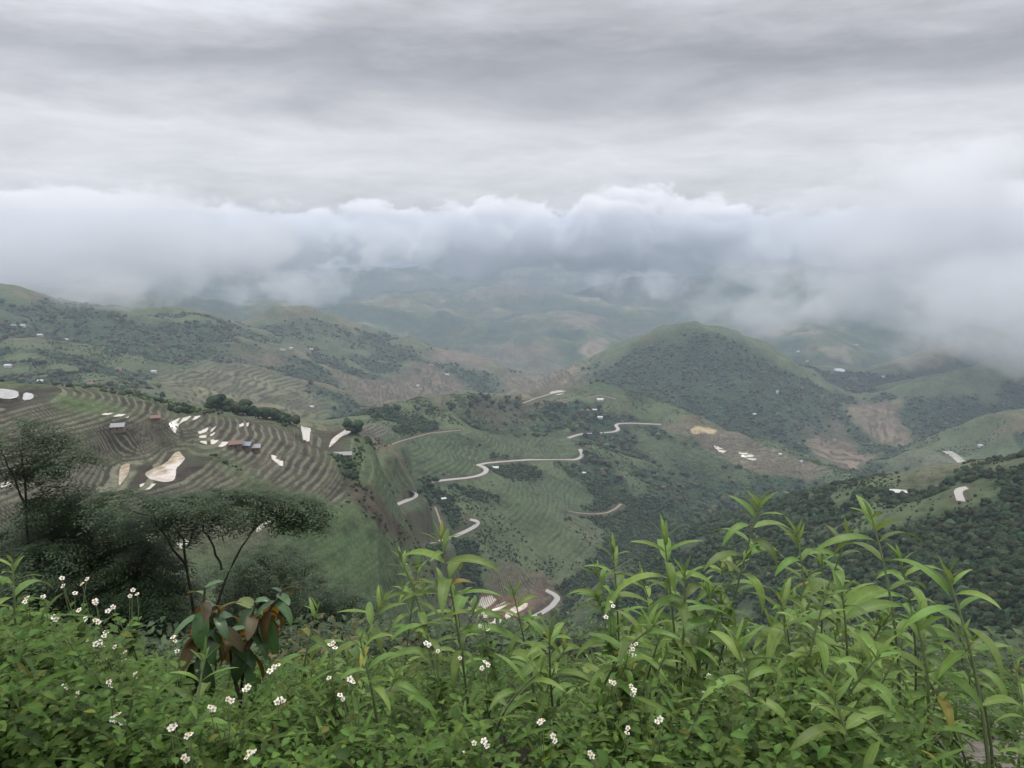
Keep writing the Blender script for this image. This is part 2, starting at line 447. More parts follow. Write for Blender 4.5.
for px, kd in PONDS:
    if kd == 'w' and not px[0][1] < 411:
        hp = [hit(u, v, rmin=720 if u > 440 else 120) for u, v in px]
        hp = [h for h in hp if h is not None]
        if len(hp) > 2 and px[0][0] < 800 and px[0][0] != 549: WETP.append((hp, kd)); continue
    c = np.mean(np.array(px), 0)
    vmx = max(q[1] for q in px); ch = hit(c[0], c[1]+0.75*(vmx-c[1]), rmin=720 if c[0] > 440 else 120)
    if ch is None: continue
    z0 = ch[2]
    poly = []
    for u, v in px:
        a, t = ray(u, v); r = z0/float(t)
        rc = math.hypot(ch[0], ch[1]); lim = 0.12 if rc < 800 else 0.05; r = min(max(r, rc*(1-lim)), rc*(1+lim))
        poly.append(np.array([r*math.sin(a), r*math.cos(a), z0]))
    rr_ = math.hypot(ch[0], ch[1]); sc_ = rr_/600.0
    P_ = np.array(poly); pad = 34*sc_
    r = np.hypot(P_[:, 0], P_[:, 1]); a = np.arctan2(P_[:, 0], P_[:, 1])
    i0, i1 = np.searchsorted(np.exp(fr), [r.min()-pad, r.max()+pad]); j0, j1 = np.searchsorted(fa, [a.min()-pad/r.min(), a.max()+pad/r.min()])
    sl = (slice(i0, i1), slice(j0, j1))
    d, _ = dist_poly(X[sl], Y[sl], poly); ins = inpoly(X[sl], Y[sl], poly)
    sd_ = np.where(ins, -d, d)
    k = sstep(sd_, 0.5*sc_, pad)                          # the slope eases into the level of the sheet
    up = U[sl]
    near = FR[sl] < rr_
    new = z0*(1-k) + up*k
    U[sl] = np.where(near, new-(1-k)*np.clip(new-z0-0.02, 0, 1e9), new)
    if False: pass
    POND_BED.append((sl, (sd_ < 0.7).astype(np.float32), z0))
    POND_OBJ.append((poly, kd))

# land cover -------------------------------------------------------
FOREST = np.array([0.036, 0.058, 0.030]); GRASS = np.array([0.090, 0.112, 0.056]); DRY = np.array([0.145, 0.125, 0.080]); EARTH = np.array([0.155, 0.098, 0.070])
def mixc(a, b, w): return a*(1-w[..., None]) + b*w[..., None]
nA = fbm(X, Y, 260, 4, seed=21); nB = fbm(X, Y, 75, 4, seed=22); nC = fbm(X, Y, 700, 3, seed=23)
fw = sstep(conc_f*80 + 0.45*nA + 0.55*nB + 0.16 + 0.20*sstep(FR, 1000, 1500), 0.0, 0.30)             # forest gathers in the gullies
dw = sstep(nC*0.9 + nB*0.5 - 0.05 - conc_f*12, 0.05, 0.5)
ew = sstep(fbm(X, Y, 190, 4, seed=27)+0.3*nB, 0.38, 0.55)
cov = mixc(mixc(GRASS*np.ones(Z.shape+(3,)), DRY, dw*0.8), EARTH, ew*0.55)
far = sstep(FR, 4200, 5500)
fw = fw*(1-0.35*far)


nearw = 1-sstep(FR, 5, 14)
SOIL = np.array([0.030, 0.024, 0.016])
cov = mixc(cov, SOIL, nearw*0.9)
cov = mixc(cov, np.array([0.045, 0.065, 0.028]), sstep(FR, 5, 14)*(1-sstep(FR, 200, 400))*.8)
fw = fw*sstep(FR, 300, 420)
stony = nearw*sstep(FA, .50, .56)
cov = mixc(cov, np.array([0.19, 0.17, 0.145]), stony)
fld = fbm(X, Y, 420, 3, seed=61)+.6*fbm(X, Y, 140, 2, seed=62)
cov = mixc(cov, np.array([0.21, 0.175, 0.125]), far*sstep(fld, .18, .42)*.8)
cov = mixc(cov, np.array([0.045, 0.065, 0.045]), far*sstep(-fld, .05, .35)*.85)
cov = mixc(cov, np.array([0.15, 0.11, 0.10]), far*sstep(fbm(X, Y, 900, 2, seed=63), .2, .5)*.5)
def soft_in(poly, pad=12.0):
    """(index slices, weight) of the ground inside a world polygon, soft over PAD metres"""
    P_ = np.array(poly); r = np.hypot(P_[:, 0], P_[:, 1]); a = np.arctan2(P_[:, 0], P_[:, 1])
    rl, rh = max(R0, r.min()-pad), r.max()+pad; da = pad/r.min()
    i0, i1 = np.searchsorted(np.exp(fr), [rl, rh]); j0, j1 = np.searchsorted(fa, [a.min()-da, a.max()+da])
    sl = (slice(max(i0-1, 0), i1+1), slice(max(j0-1, 0), j1+1))
    x, y = X[sl], Y[sl]
    d, zz = dist_poly(x, y, P_)
    ins = inpoly(x, y, P_)
    w = np.where(ins, 1.0, 0.0) if pad <= 0 else sstep(np.where(ins, d, -d), -pad, pad)
    return sl, w, d, ins

WET = np.zeros(Z.shape, np.float32); TERR = np.zeros(Z.shape, np.float32); Z = U.copy()
def terrace(px, step, tread, riser, pad=14, green=0.0, frac=0.36, rmin=120, amt=1.0, wob=0.6, wet=0):
    global cov, fw
    poly = hits(px, rmin=rmin)
    if len(poly) < 3: return
    sl, w, d, ins = soft_in(poly, pad)
    z = U[sl] + wob*fbm(X[sl], Y[sl], 45, 3, seed=31)
    q = z/step; fl = np.floor(q); f_ = q-fl
    rs = sstep(f_, 1-frac, 1.0)
    zt = step*(fl + rs + 0.12*f_*(1-rs))
    w = w*amt
    Z[sl] = Z[sl]*(1-w) + zt*w
    TERR[sl] = np.maximum(TERR[sl], w)
    hsh = (np.sin(fl*12.9898)*43758.5) % 1.0
    patch = fbm(X[sl]+fl*31, Y[sl]-fl*17, 38, 2, seed=33)
    tcol = np.array(tread)*(0.82+0.30*hsh[..., None]+0.35*patch[..., None])
    c = mixc(tcol, np.array(riser)*np.ones(tcol.shape), sstep(f_, 1-frac*1.1, 1-frac*0.7))
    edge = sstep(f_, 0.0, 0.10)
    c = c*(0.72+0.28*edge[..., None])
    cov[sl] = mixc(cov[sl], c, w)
    fw[sl] = fw[sl]*(1-w)
    for wp, kd in WETP:                                # flooded treads, following the steps
        W_ = np.array(wp); xs, ys = X[sl], Y[sl]
        sel = (xs > W_[:, 0].min()-12) & (xs < W_[:, 0].max()+12) & (ys > W_[:, 1].min()-12) & (ys < W_[:, 1].max()+12) & (w > 0.4)
        if not sel.any(): continue
        sub = (slice(None),); ii, jj = np.nonzero(sel); i0, i1, j0, j1 = ii.min(), ii.max()+1, jj.min(), jj.max()+1
        q_ = (slice(i0, i1), slice(j0, j1)); d_, _ = dist_poly(xs[q_], ys[q_], wp); in_ = inpoly(xs[q_], ys[q_], wp)
        val = np.clip(0.5+2.5*np.minimum(np.minimum(f_[q_]-0.04, (1-frac*0.8)-f_[q_]), np.where(in_, d_, -d_)/10.0), 0, 1)
        blk = WET[sl]; blk[q_] = np.maximum(blk[q_], val); WET[sl] = blk

BRT, BRR = (0.058, 0.050, 0.038), (0.150, 0.148, 0.098)
GRT, GRR = (0.042, 0.062, 0.030), (0.105, 0.135, 0.062)
terrace([(-200,375,665),(0,393,665),(60,402,665),(110,415,662),(165,428,655),(186,440),(232,472),(262,500),(292,530),(250,542),(200,542),(60,570),(-60,570)], 1.7, BRT, BRR)
terrace([(250,482),(330,509),(388,545),(425,600),(400,640),(320,640),(270,600),(290,560),(270,520)], 2.6, (0.038,0.066,0.028), (0.098,0.130,0.056), amt=0.9)
terrace([(150,422),(200,415),(260,419),(305,434),(338,470),(336,497),(300,495),(250,470),(215,452),(185,436)], 2.0, BRT, BRR)
terrace([(238,474),(270,482),(330,503),(345,500),(340,478),(312,455),(288,452)], 1.9, BRT, BRR, pad=8)
terrace([(298,428),(340,426),(372,424),(392,428),(372,440),(345,456),(300,446)], 2.4, BRT, BRR)
terrace([(380,438),(420,432),(468,436),(492,462),(470,476),(425,480),(395,462)], 4.0, GRT, GRR, amt=0.8, pad=20)
terrace([(360,478),(395,470),(435,500),(455,530),(420,545),(385,520)], 2.6, GRT, GRR, amt=0.85)
terrace([(470,430),(560,430),(585,450),(520,458),(480,455)], 4.0, (0.055,0.065,0.035), GRR, amt=0.8, pad=25)
terrace([(500,480),(560,470),(600,500),(560,520),(600,560),(560,560),(500,510)], 4.0, (0.05,0.07,0.035), GRR, amt=0.8, pad=25)
terrace([(660,428),(690,424),(722,430),(780,450),(832,470),(810,482),(750,470),(700,446)], 3.4, (0.10,0.078,0.055), BRR)
terrace([(630,425),(690,440),(750,475),(700,500),(640,450)], 4.5, (0.06,0.07,0.04), GRR, amt=0.7, pad=30)
terrace([(445,570),(500,560),(545,575),(562,600),(530,640),(470,650),(435,630)], 2.4, (0.10,0.085,0.055), BRR, pad=8, rmin=720)
terrace([(150,372),(230,362),(300,380),(330,410),(300,425),(200,408)], 6.0, (0.135,0.125,0.075), (0.06,0.07,0.035), pad=60, wob=2)
terrace([(330,372),(420,362),(470,385),(440,405),(360,402)], 6.5, (0.13,0.105,0.07), (0.06,0.06,0.035), pad=60, wob=2)
terrace([(500,372),(560,358),(590,372),(570,392),(500,398)], 9.0, (0.16,0.13,0.085), (0.08,0.08,0.045), pad=80, wob=2)
terrace([(790,414),(812,404),(845,425),(875,455),(838,468),(810,448)], 7.0, (0.165,0.125,0.09), (0.10,0.085,0.06), pad=25, wob=2)
terrace([(842,405),(860,398),(900,415),(930,438),(900,446),(862,430)], 7.0, (0.175,0.135,0.095), (0.10,0.09,0.06), pad=25, wob=2)
terrace([(880,470),(925,448),(975,455),(960,475),(900,492)], 5.0, (0.12,0.11,0.07), BRR, pad=30, amt=0.6)

def paint(px, color, pad=15, amt=1.0, forest=0.0, n=0.5, L=40, rmin=120):
    poly = hits(px, rmin=rmin)
    if len(poly) < 3: return
    sl, w, d, ins = soft_in(poly, pad)
    w = np.clip(w*amt*(1+n*fbm(X[sl], Y[sl], L, 3, seed=41)), 0, 1)
    cov[sl] = mixc(cov[sl], np.array(color)*np.ones(cov[sl].shape), w)
    fw[sl] = fw[sl]*(1-w) + forest*w
# bare banks and slides
paint([(342,474),(354,480),(388,512),(412,540),(404,546),(380,530),(350,500)], (0.070,0.050,0.038), pad=5, amt=.85)
paint([(612,505),(632,502),(645,530),(650,548),(628,540),(612,525)], (0.15,0.085,0.062), pad=14, amt=0.9)
paint([(540,575),(565,600),(540,625),(530,600)], (0.11,0.075,0.055), pad=8, rmin=720)
paint([(480,585),(530,590),(535,620),(490,620)], (0.16,0.095,0.06), pad=6, rmin=720)
paint([(470,398),(520,400),(545,418),(500,432),(465,415)], (0.075,0.060,0.042), pad=25, amt=0.8, forest=.2)
paint([(200,345),(260,350),(300,365),(250,365)], (0.15,0.11,0.08), pad=50, amt=.7)
paint([(690,429),(696,426),(717,430),(714,434),(693,434)], (0.40,0.32,0.18), pad=3, n=0)
paint([(697,580),(715,576),(733,575),(731,582),(715,585),(700,586)], (0.36,0.34,0.28), pad=4, n=.3)
paint([(60,395),(90,398),(130,408),(100,414),(60,408)], (0.085,0.125,0.05), pad=20)
paint([(230,330),(290,316),(340,328),(400,348),(340,356),(260,350)], (0.075,0.095,0.045), pad=80, amt=.6, forest=.3)
paint([(575,362),(600,350),(608,362),(590,372)], (0.09,0.17,0.06), pad=40, amt=.7, rmin=4300)
paint([(576,352),(600,342),(612,350),(590,358)], (0.22,0.17,0.11), pad=40, amt=.9, rmin=4300)
for q in ([(470,345),(560,352),(520,372),(480,368)], [(420,355),(470,350),(500,365),(450,372)], [(560,320),(600,318),(590,332)]):
    paint(q, (0.17,0.135,0.10), pad=90, amt=.7, L=200, n=1.0)
# near right slope: closed forest with a strip of meadow on its crest
paint([(1060,452),(1024,468),(950,492),(900,508),(850,526),(790,552),(750,582),(760,640),(900,690),(1060,700)], FOREST, pad=10, forest=1.0, n=0)
paint([(1000,478),(960,484),(905,504),(860,522),(845,535),(880,530),(935,516),(965,512),(1000,494)], (0.075,0.097,0.045), pad=12, forest=0.0, n=.6)
paint([(600,520),(680,470),(760,500),(800,540),(760,560),(770,650),(560,660),(600,600),(650,560)], FOREST, pad=60, amt=.75, forest=1.0, n=1.2, L=90)
paint([(575,388),(630,352),(690,327),(745,347),(800,385),(840,440),(800,440),(700,412),(640,400)], FOREST, pad=60, amt=.7, forest=1.0, n=1.0, L=150)
paint([(0,300),(60,306),(130,322),(200,330),(240,352),(150,360),(60,340),(0,330)], (0.045,0.075,0.036), pad=80, amt=.6, forest=.6)

for sl, bedm, z0 in POND_BED:
    Z[sl] = np.where(bedm > 0, z0-0.5, Z[sl])
    k = bedm; cov[sl] = mixc(cov[sl], np.array((0.11,0.10,0.065)), k*0.5); fw[sl] *= (1-k)

# ------------------------------------------------------------------ roads
ROADS = [
 ([(404,551),(418,546),(430,542.5),(441.6,540),(455,536),(465,531.5),(474,527),(478,523),(476,520.5),(470,519.5)], 8.5, 'c'),
 ([(389,508),(396,504.5),(402.6,502),(410,499),(415.5,495.5),(414,492.5),(408,490.5)], 8.5, 'c'),
 ([(429.7,483),(440,480.5),(451.8,479.2),(465,478),(477,476),(485,473),(487,469.5),(483,466.5),(477,465),(486,463),(499,461.7),(515,460.5),(529.6,459.6),(555,459.5),(575,459.6),(581,457.5),(582.5,454),(580,449)], 8.5, 'c'),
 ([(568,438),(575,435.5),(583,433.5),(600,432.8),(612,432),(618,430.5),(618.6,428),(615,425.5),(618,423.5),(630,423),(645,423.6),(661,424.2)], 8.5, 'c'),
 ([(567,510.5),(575,512.3),(584,513.3),(596,514),(607.5,512.5),(615,509),(621,504)], 4.0, 'd'),
 ([(546,590),(554,594),(558,598),(552,606),(543,612),(533,617),(520,627),(508,637),(500,645)], 8.5, 'c'),
 ([(967,487.5),(960,489),(957.5,492),(959.5,496),(961,501)], 7.0, 'c'),
 ([(442,527),(439.5,519),(437.5,513),(435,507)], 2.5, 'd'),
 ([(385,447),(400,441),(430,433),(460,430)], 3.0, 'd'),
 ([(523,403),(535,398.5),(550,394),(566,391)], 6.0, 'd'),
 ([(585,398),(600,395),(616,399)], 4.0, 'd'),
]
ROAD_W = []
for px, wid, kd in ROADS:
    px = np.array(px, float); seg = np.hypot(*np.diff(px, axis=0).T); s = np.concatenate([[0], np.cumsum(seg)])
    ss = np.linspace(0, s[-1], max(int(s[-1]/1.2), 8))
    # smooth the photo path
    uu = np.interp(ss, s, px[:, 0]); vv = np.interp(ss, s, px[:, 1])
    for _ in range(3):
        uu[1:-1] = (uu[:-2]+2*uu[1:-1]+uu[2:])/4; vv[1:-1] = (vv[:-2]+2*vv[1:-1]+vv[2:])/4
    rr = []; 
    for u, v in zip(uu, vv):
        h = hit(u, v, rmin=720); rr.append(np.nan if h is None else math.hypot(h[0], h[1]))
    rr = np.array(rr); ok = ~np.isnan(rr)
    if ok.sum() < 3: continue
    rr = np.interp(np.arange(len(rr)), np.nonzero(ok)[0], rr[ok])
    med = np.median(rr)
    for _ in range(3):                                    # a road never jumps between two hillsides
        jm = np.array([np.median(rr[max(0, q-6):q+7]) for q in range(len(rr))]); rr = np.where(np.abs(rr-jm) > 0.025*jm, jm, rr)
    for _ in range(30):
        rr[1:-1] = (rr[:-2]+2*rr[1:-1]+rr[2:])/4
    az, t = ray(uu, vv)
    ROAD_W.append((np.stack([rr*np.sin(az), rr*np.cos(az), rr*t], 1), wid, kd))
def cut_road(pts, wid):
    P_ = pts; r = np.hypot(P_[:, 0], P_[:, 1]); a = np.arctan2(P_[:, 0], P_[:, 1]); pad = 26
    i0, i1 = np.searchsorted(np.exp(fr), [r.min()-pad, r.max()+pad]); j0, j1 = np.searchsorted(fa, [a.min()-pad/r.min(), a.max()+pad/r.min()])
    sl = (slice(i0, i1), slice(j0, j1))
    d, zz = dist_poly(X[sl], Y[sl], P_, closed=False)
    h = wid/2+1.4
    k = sstep(d, h, h+14)
    z = Z[sl]
    lim = np.where(z > zz, zz-0.35+np.clip(d-h, 0, 1e9)*1.3, zz-0.35-np.clip(d-h, 0, 1e9)*0.75)
    zc = np.where(z > zz, np.minimum(z, lim), np.maximum(z, lim))
    zc = np.where(d < h, zz-0.35, zc)
    reach = 1-sstep(d, h+9, h+24)
    Z[sl] = z*(1-reach)+zc*reach
    bank_ = (1-sstep(d, h+1, h+6))
    cov[sl] = mixc(cov[sl], np.array((0.085,0.070,0.048)), bank_*0.75); fw[sl] *= (1-bank_)
for p, w_, kd in ROAD_W: cut_road(p, w_)

# ------------------------------------------------------------------ write the ground sheet
cov = np.clip(mixc(cov, FOREST*(1+0.25*nB[..., None]), fw), 0.005, 0.9)
idx = np.arange(NFR*NFA).reshape(NFR, NFA)
quads = np.stack([idx[:-1, :-1], idx[:-1, 1:], idx[1:, 1:], idx[1:, :-1]], -1).reshape(-1, 4)
me = mesh_np('ground', np.stack([X, Y, Z], -1).reshape(-1, 3), quads[:, ::-1], smooth=True)
me.attributes.new('wet', 'FLOAT', 'POINT').data.foreach_set('value', WET.ravel())
me.attributes.new('forest', 'FLOAT', 'POINT').data.foreach_set('value', fw.astype(np.float32).ravel())
set_color(me, 'cover', cov.reshape(-1, 3))
gm, T = material('hillside_ground')
co = T.n('ShaderNodeTexCoord').outputs['Object']
ca_ = T.n('ShaderNodeAttribute', attribute_name='cover'); fo = T.n('ShaderNodeAttribute', attribute_name='forest').outputs['Fac']
nf1 = T.noise(co, 0.09, 6, 0.65); nf2 = T.noise(co, 0.55, 5, 0.6); nf3 = T.noise(co, 0.018, 5, 0.6)
v = T.math('ADD', T.math('MULTIPLY', T.math('SUBTRACT', nf1, 0.5), 2.6), T.math('MULTIPLY', T.math('SUBTRACT', nf2, 0.5), 0.9))
v = T.math('ADD', v, T.math('MULTIPLY', T.math('SUBTRACT', nf3, 0.5), 1.3))
v = T.math('ADD', v, 1.0, clamp=False); v = T.math('MAXIMUM', v, 0.3)
c = T.mix(1.0, ca_.outputs['Color'], T.n('ShaderNodeCombineXYZ', i={0: v, 1: v, 2: v}).outputs[0], 'MULTIPLY')
speck = T.math('MULTIPLY', T.smooth(nf1, 0.56, 0.64), T.math('SUBTRACT', 1.0, fo))
c = T.mix(T.math('MULTIPLY', speck, 0.75), c, (0.035, 0.055, 0.028, 1))
vor = T.n('ShaderNodeTexVoronoi', i={'Vector': co, 'Scale': 0.12}).outputs['Distance']
hgt_n = T.math('ADD', T.math('MULTIPLY', vor, T.math('MULTIPLY', fo, -7.0)), T.math('MULTIPLY', nf2, 0.8))
bmp = T.n('ShaderNodeBump', i={'Strength': 0.8, 'Distance': 1.0, 'Height': hgt_n})
wt = T.smooth(T.n('ShaderNodeAttribute', attribute_name='wet').outputs['Fac'], 0.35, 0.65)
c = T.mix(wt, c, (0.62, 0.56, 0.47, 1))  # flooded treads: mud tone with the sky's reflection painted into it
bs = T.n('ShaderNodeBsdfPrincipled', i={'Base Color': c, 'Roughness': T.smooth(wt, 0, 1, 0.95, 0.12), 'Specular IOR Level': T.smooth(wt, 0, 1, 0.12, 0.8)})
T.l(bmp.outputs[0], bs.inputs['Normal']); T.l(T.math('SUBTRACT', 0.8, T.math('MULTIPLY', wt, 0.8)), bmp.inputs['Strength'])
T.l(bs.outputs[0], T.n('ShaderNodeOutputMaterial').inputs[0])
ground = obj('ground', me, mat=gm, kind='structure')

# roads as draped slabs
def road_mat(name, col):
    m_, T = material(name)
    co = T.n('ShaderNodeTexCoord').outputs['Object']
    n_ = T.noise(co, 0.35, 5, 0.6)
    c = T.mix(n_, tuple(x*0.7 for x in col)+(1,), tuple(x*1.25 for x in col)+(1,))
    b = T.n('ShaderNodeBsdfPrincipled', i={'Base Color': c, 'Roughness': 0.6})
    T.l(b.outputs[0], T.n('ShaderNodeOutputMaterial').inputs[0]); return m_
m_conc = road_mat('pale_concrete', (0.36, 0.34, 0.31)); m_dirt = road_mat('dirt_track', (0.26, 0.21, 0.15))
for p, wid, kd in ROAD_W:
    t = np.gradient(p[:, :2], axis=0); t /= np.linalg.norm(t, axis=1)[:, None]+1e-9
    for _ in range(4): t[1:-1] = (t[:-2]+t[1:-1]+t[2:])/3
    t /= np.linalg.norm(t, axis=1)[:, None]+1e-9
    nrm = np.stack([-t[:, 1], t[:, 0]], 1)
    n_ = len(p); rows = []
    for off, dz in ((-wid/2-0.2, -0.6), (-wid/2, 0.0), (0, 0.08), (wid/2, 0.0), (wid/2+0.2, -0.6)):
        rows.append(np.concatenate([p[:, :2]+nrm*off, (p[:, 2]+dz)[:, None]], 1))
    v_ = np.concatenate(rows); ii = np.arange(n_-1); f_ = []
    for k in range(4):
        f_.append(np.stack([k*n_+ii, k*n_+ii+1, (k+1)*n_+ii+1, (k+1)*n_+ii], 1))
    obj('road' if kd == 'c' else 'path', mesh_np('road', v_, np.concatenate(f_)), mat=m_conc if kd == 'c' else m_dirt, kind='structure')

# water sheets: muddy water, bright cloud reflection put into the pale base colour
def water_mat(name, col, rough, spec=0.5):
    m_, T = material(name)
    co = T.n('ShaderNodeTexCoord').outputs['Object']
    n_ = T.noise(co, 0.12, 4, 0.6)
    c = T.mix(T.smooth(n_, 0.38, 0.6), (col[0]*0.66, col[1]*0.58, col[2]*0.46, 1), col+(1,))
    b = T.n('ShaderNodeBsdfPrincipled', i={'Base Color': c, 'Roughness': rough, 'IOR': 1.6})
    b.inputs['Coat Weight'].default_value = 1.0; b.inputs['Coat Roughness'].default_value = 0.03
    T.l(b.outputs[0], T.n('ShaderNodeOutputMaterial').inputs[0]); return m_
WM = {'w': water_mat('sky_toned_muddy_paddy_water', (0.60, 0.585, 0.55), 0.15), 'p': water_mat('silty_paddy_water', (0.66, 0.57, 0.46), 0.18),
      't': water_mat('dry_paddy_straw', (0.42, 0.34, 0.19), 0.7), 'g': water_mat('pale_gravel_bed', (0.34, 0.33, 0.28), 0.8)}
def smooth_poly(poly, n=3):
    P_ = np.array(poly)
    for _ in range(n-1):
        a = P_; b = np.roll(P_, -1, 0)
        P_ = np.stack([a*0.78+b*0.22, a*0.22+b*0.78], 1).reshape(-1, 3)
    return P_
for poly, kd in POND_OBJ:
    P_ = smooth_poly(poly, 2)
    b = bmesh.new(); vs = [b.verts.new((p[0], p[1], p[2]+0.05)) for p in P_]
    fc = b.faces.new(vs); fc.normal_update()
    if fc.normal.z < 0: fc.normal_flip()
    bmesh.ops.triangulate(b, faces=[fc])
    me = bpy.data.meshes.new('paddy_water'); b.to_mesh(me); b.free()
    obj('paddy_water' if kd in 'wp' else ('field' if kd == 't' else 'river_bed'), me, mat=WM[kd], kind='structure')

# ------------------------------------------------------------------ haze
def volbox(name, x0, x1, y0, y1, z0, z1, m_):
    b = bmesh.new()
    bmesh.ops.create_cube(b, size=1.0)
    for v_ in b.verts:
        v_.co.x = x0 if v_.co.x < 0 else x1; v_.co.y = y0 if v_.co.y < 0 else y1; v_.co.z = z0 if v_.co.z < 0 else z1
    me = bpy.data.meshes.new(name); b.to_mesh(me); b.free()
    return obj(name, me, mat=m_, kind='stuff')
hm, T = material('haze_air')
pv = T.n('ShaderNodeVolumePrincipled')
pv.inputs['Color'].default_value = (0.72, 0.83, 1.0, 1); pv.inputs['Density'].default_value = HAZE_D
pv.inputs['Anisotropy'].default_value = 0.15
T.l(pv.outputs[0], T.n('ShaderNodeOutputMaterial').inputs['Volume'])
zmin = float(Z.min())
volbox('haze', -28000, 28000, -60, 33500, zmin-1.0, 40.0, hm)
# ------------------------------------------------------------------ low cloud lying in the valley
def cloud(name, label, c, rad, dens, L, thr, seed, soft=0.16, floorz=0.5, step=1.0):
    """c: centre, rad: radii; a real bank of cloud, density from noise inside a soft flattened shell"""
    m_, T = material('cloud_vapour')
    co = T.n('ShaderNodeTexCoord').outputs['Object']
    mp = T.n('ShaderNodeMapping', i={'Vector': co}); mp.inputs['Location'].default_value = (seed*3.1, seed*1.7, seed)
    mp.inputs['Scale'].default_value = (1/L, 1/L, 1.5/L)
    nz = T.noise(mp.outputs[0], 1.0, 6, 0.62, 0.35)
    q = T.n('ShaderNodeVectorMath', operation='DIVIDE', i={0: co, 1: rad})
    sx = T.n('ShaderNodeSeparateXYZ', i={0: q.outputs[0]})
    r2 = T.math('ADD', T.math('MULTIPLY', sx.outputs[0], sx.outputs[0]), T.math('MULTIPLY', sx.outputs[1], sx.outputs[1]))
    r2 = T.math('ADD', r2, T.math('MULTIPLY', sx.outputs[2], sx.outputs[2]))
    shape = T.math('SUBTRACT', 1.0, r2)                       # 1 in the middle, 0 on the shell
    f_ = T.math('ADD', nz, T.math('MULTIPLY', T.math('SUBTRACT', shape, 0.5), floorz))
    edge = T.smooth(shape, 0.0, 0.15)
    d = T.math('MULTIPLY', T.math('MULTIPLY', T.smooth(f_, thr, thr+soft), edge), dens)
    pv = T.n('ShaderNodeVolumePrincipled', i={'Density': d})
    m_.cycles.volume_step_rate = step
    pv.inputs['Color'].default_value = (0.935, 0.938, 0.952, 1); pv.inputs['Anisotropy'].default_value = 0.0
    T.l(pv.outputs[0], T.n('ShaderNodeOutputMaterial').inputs['Volume'])
    o = volbox('low_cloud', -rad[0], rad[0], -rad[1], rad[1], -rad[2], rad[2], m_)
    o.location = c; o['label'] = label; o['category'] = 'cloud'
    return o
def cpos(u, v, D):
    p = at(u, v, D); return (float(p[0]), float(p[1]), float(p[2]))
for lab, c, rad, dens, L, thr, seed, soft, fz in [
 ('grey cloud bank on the far left, its flat top just under the horizon', cpos(40, 243, 8200), (2600, 900, 600), .0060, 1000, .53, 3.0, .05, .32),
 ('pale cloud bank above the far blue ridge left of centre', cpos(270, 240, 8600), (2400, 900, 500), .0060, 850, .53, 4.0, .05, .32),
 ('broad white cumulus bank over the middle of the far valley', cpos(470, 237, 9000), (2400, 900, 540), .0070, 800, .515, 6.0, .04, .32),
 ('brightest cumulus heap standing over the centre right of the valley', cpos(645, 233, 9200), (1900, 900, 640), .0075, 850, .49, 12.0, .04, .34),
 ('dim cloud bank behind the conical hill', cpos(830, 240, 9500), (2300, 900, 520), .0055, 850, .53, 15.0, .06, .32),
 ('grey cloud bank at the right end of the horizon', cpos(1050, 238, 9000), (2300, 900, 700), .0055, 1000, .50, 17.0, .06, .32),
 ('soft mist bank over the green hills on the left', cpos(50, 246, 4700), (2100, 800, 420), .0030, 560, .505, 8.0, .10, .36),
 ('billowing mist column rising over the valley on the right', cpos(945, 235, 4300), (980, 600, 680), .0036, 420, .505, 5.0, .09, .36),
 ('ragged mist trailing down the slopes at the right edge', cpos(1020, 310, 3500), (750, 500, 320), .0024, 380, .49, 10.0, .12, .36),
 ('thin wisp of mist beside the conical green hill', cpos(765, 300, 4300), (640, 400, 320), .0020, 330, .50, 9.0, .15, .34),
 ('small ragged mist scrap in front of the far blue ridge left of centre', cpos(290, 288, 5600), (620, 350, 190), .0022, 330, .51, 23.0, .12, .3),
 ('small mist scrap hanging under the brightest cumulus heap', cpos(640, 285, 6500), (700, 350, 200), .0018, 340, .51, 29.0, .14, .3),
 ('faint wisp drifting in front of the leftmost green hill', cpos(105, 288, 2900), (300, 220, 110), .0028, 170, .49, 19.0, .2, .4),
]:
    cloud('low_cloud', lab, c, rad, dens, L, thr, seed, soft, fz)
# ------------------------------------------------------------------ distant woods and shrubs (beyond counting)
RUNMAX = np.maximum.accumulate(Z/FR, axis=0)
VIS = (Z/FR) >= RUNMAX - 0.012
def ico(sub):
    b = bmesh.new(); bmesh.ops.create_icosphere(b, subdivisions=sub, radius=1.0)
    v = np.array([x.co[:] for x in b.verts]); f = np.array([[x.index for x in q.verts] for q in b.faces]); b.free()
    return v, f
def blobs(name, P_, rad, sub, colr, label, seed, squash=0.85, rough=0.28, smooth=False):
    """crowns merged into one far-off wood: every crown its own lumpy outline"""
    g = np.random.default_rng(seed); n = len(P_)
    v, f = ico(sub); m = len(v)
    ang = g.random(n)*6.283; c, s_ = np.cos(ang), np.sin(ang)
    V = np.repeat(v[None], n, 0)
    ph = g.random((n, 3))*10
    lump = (np.sin(v[None, :, 0]*3.1+ph[:, :1])*np.sin(v[None, :, 1]*2.7+ph[:, 1:2])+np.sin(v[None, :, 2]*3.3+ph[:, 2:3])*0.5)
    V = V*(1+rough*lump[..., None]+rough*0.7*(g.random((n, m, 1))-0.5))
    x = V[..., 0]*c[:, None]-V[..., 1]*s_[:, None]; y = V[..., 0]*s_[:, None]+V[..., 1]*c[:, None]
    el_ = 0.8+0.5*g.random(n)
    V = np.stack([x*rad[:, None], y*rad[:, None], V[..., 2]*(rad*squash*el_)[:, None]], -1)+P_[:, None]
    V[..., 2] += (rad*0.45)[:, None]
    F = (f[None]+(np.arange(n)*m)[:, None, None]).reshape(-1, 3)
    me = mesh_np(name, V.reshape(-1, 3), F, smooth=smooth)
    set_color(me, 'tint', np.repeat(colr, m, 0))
    return obj(name, me, mat=CROWN, kind='stuff', label=label)
CROWN, T = material('far_foliage')
co = T.n('ShaderNodeTexCoord').outputs['Object']
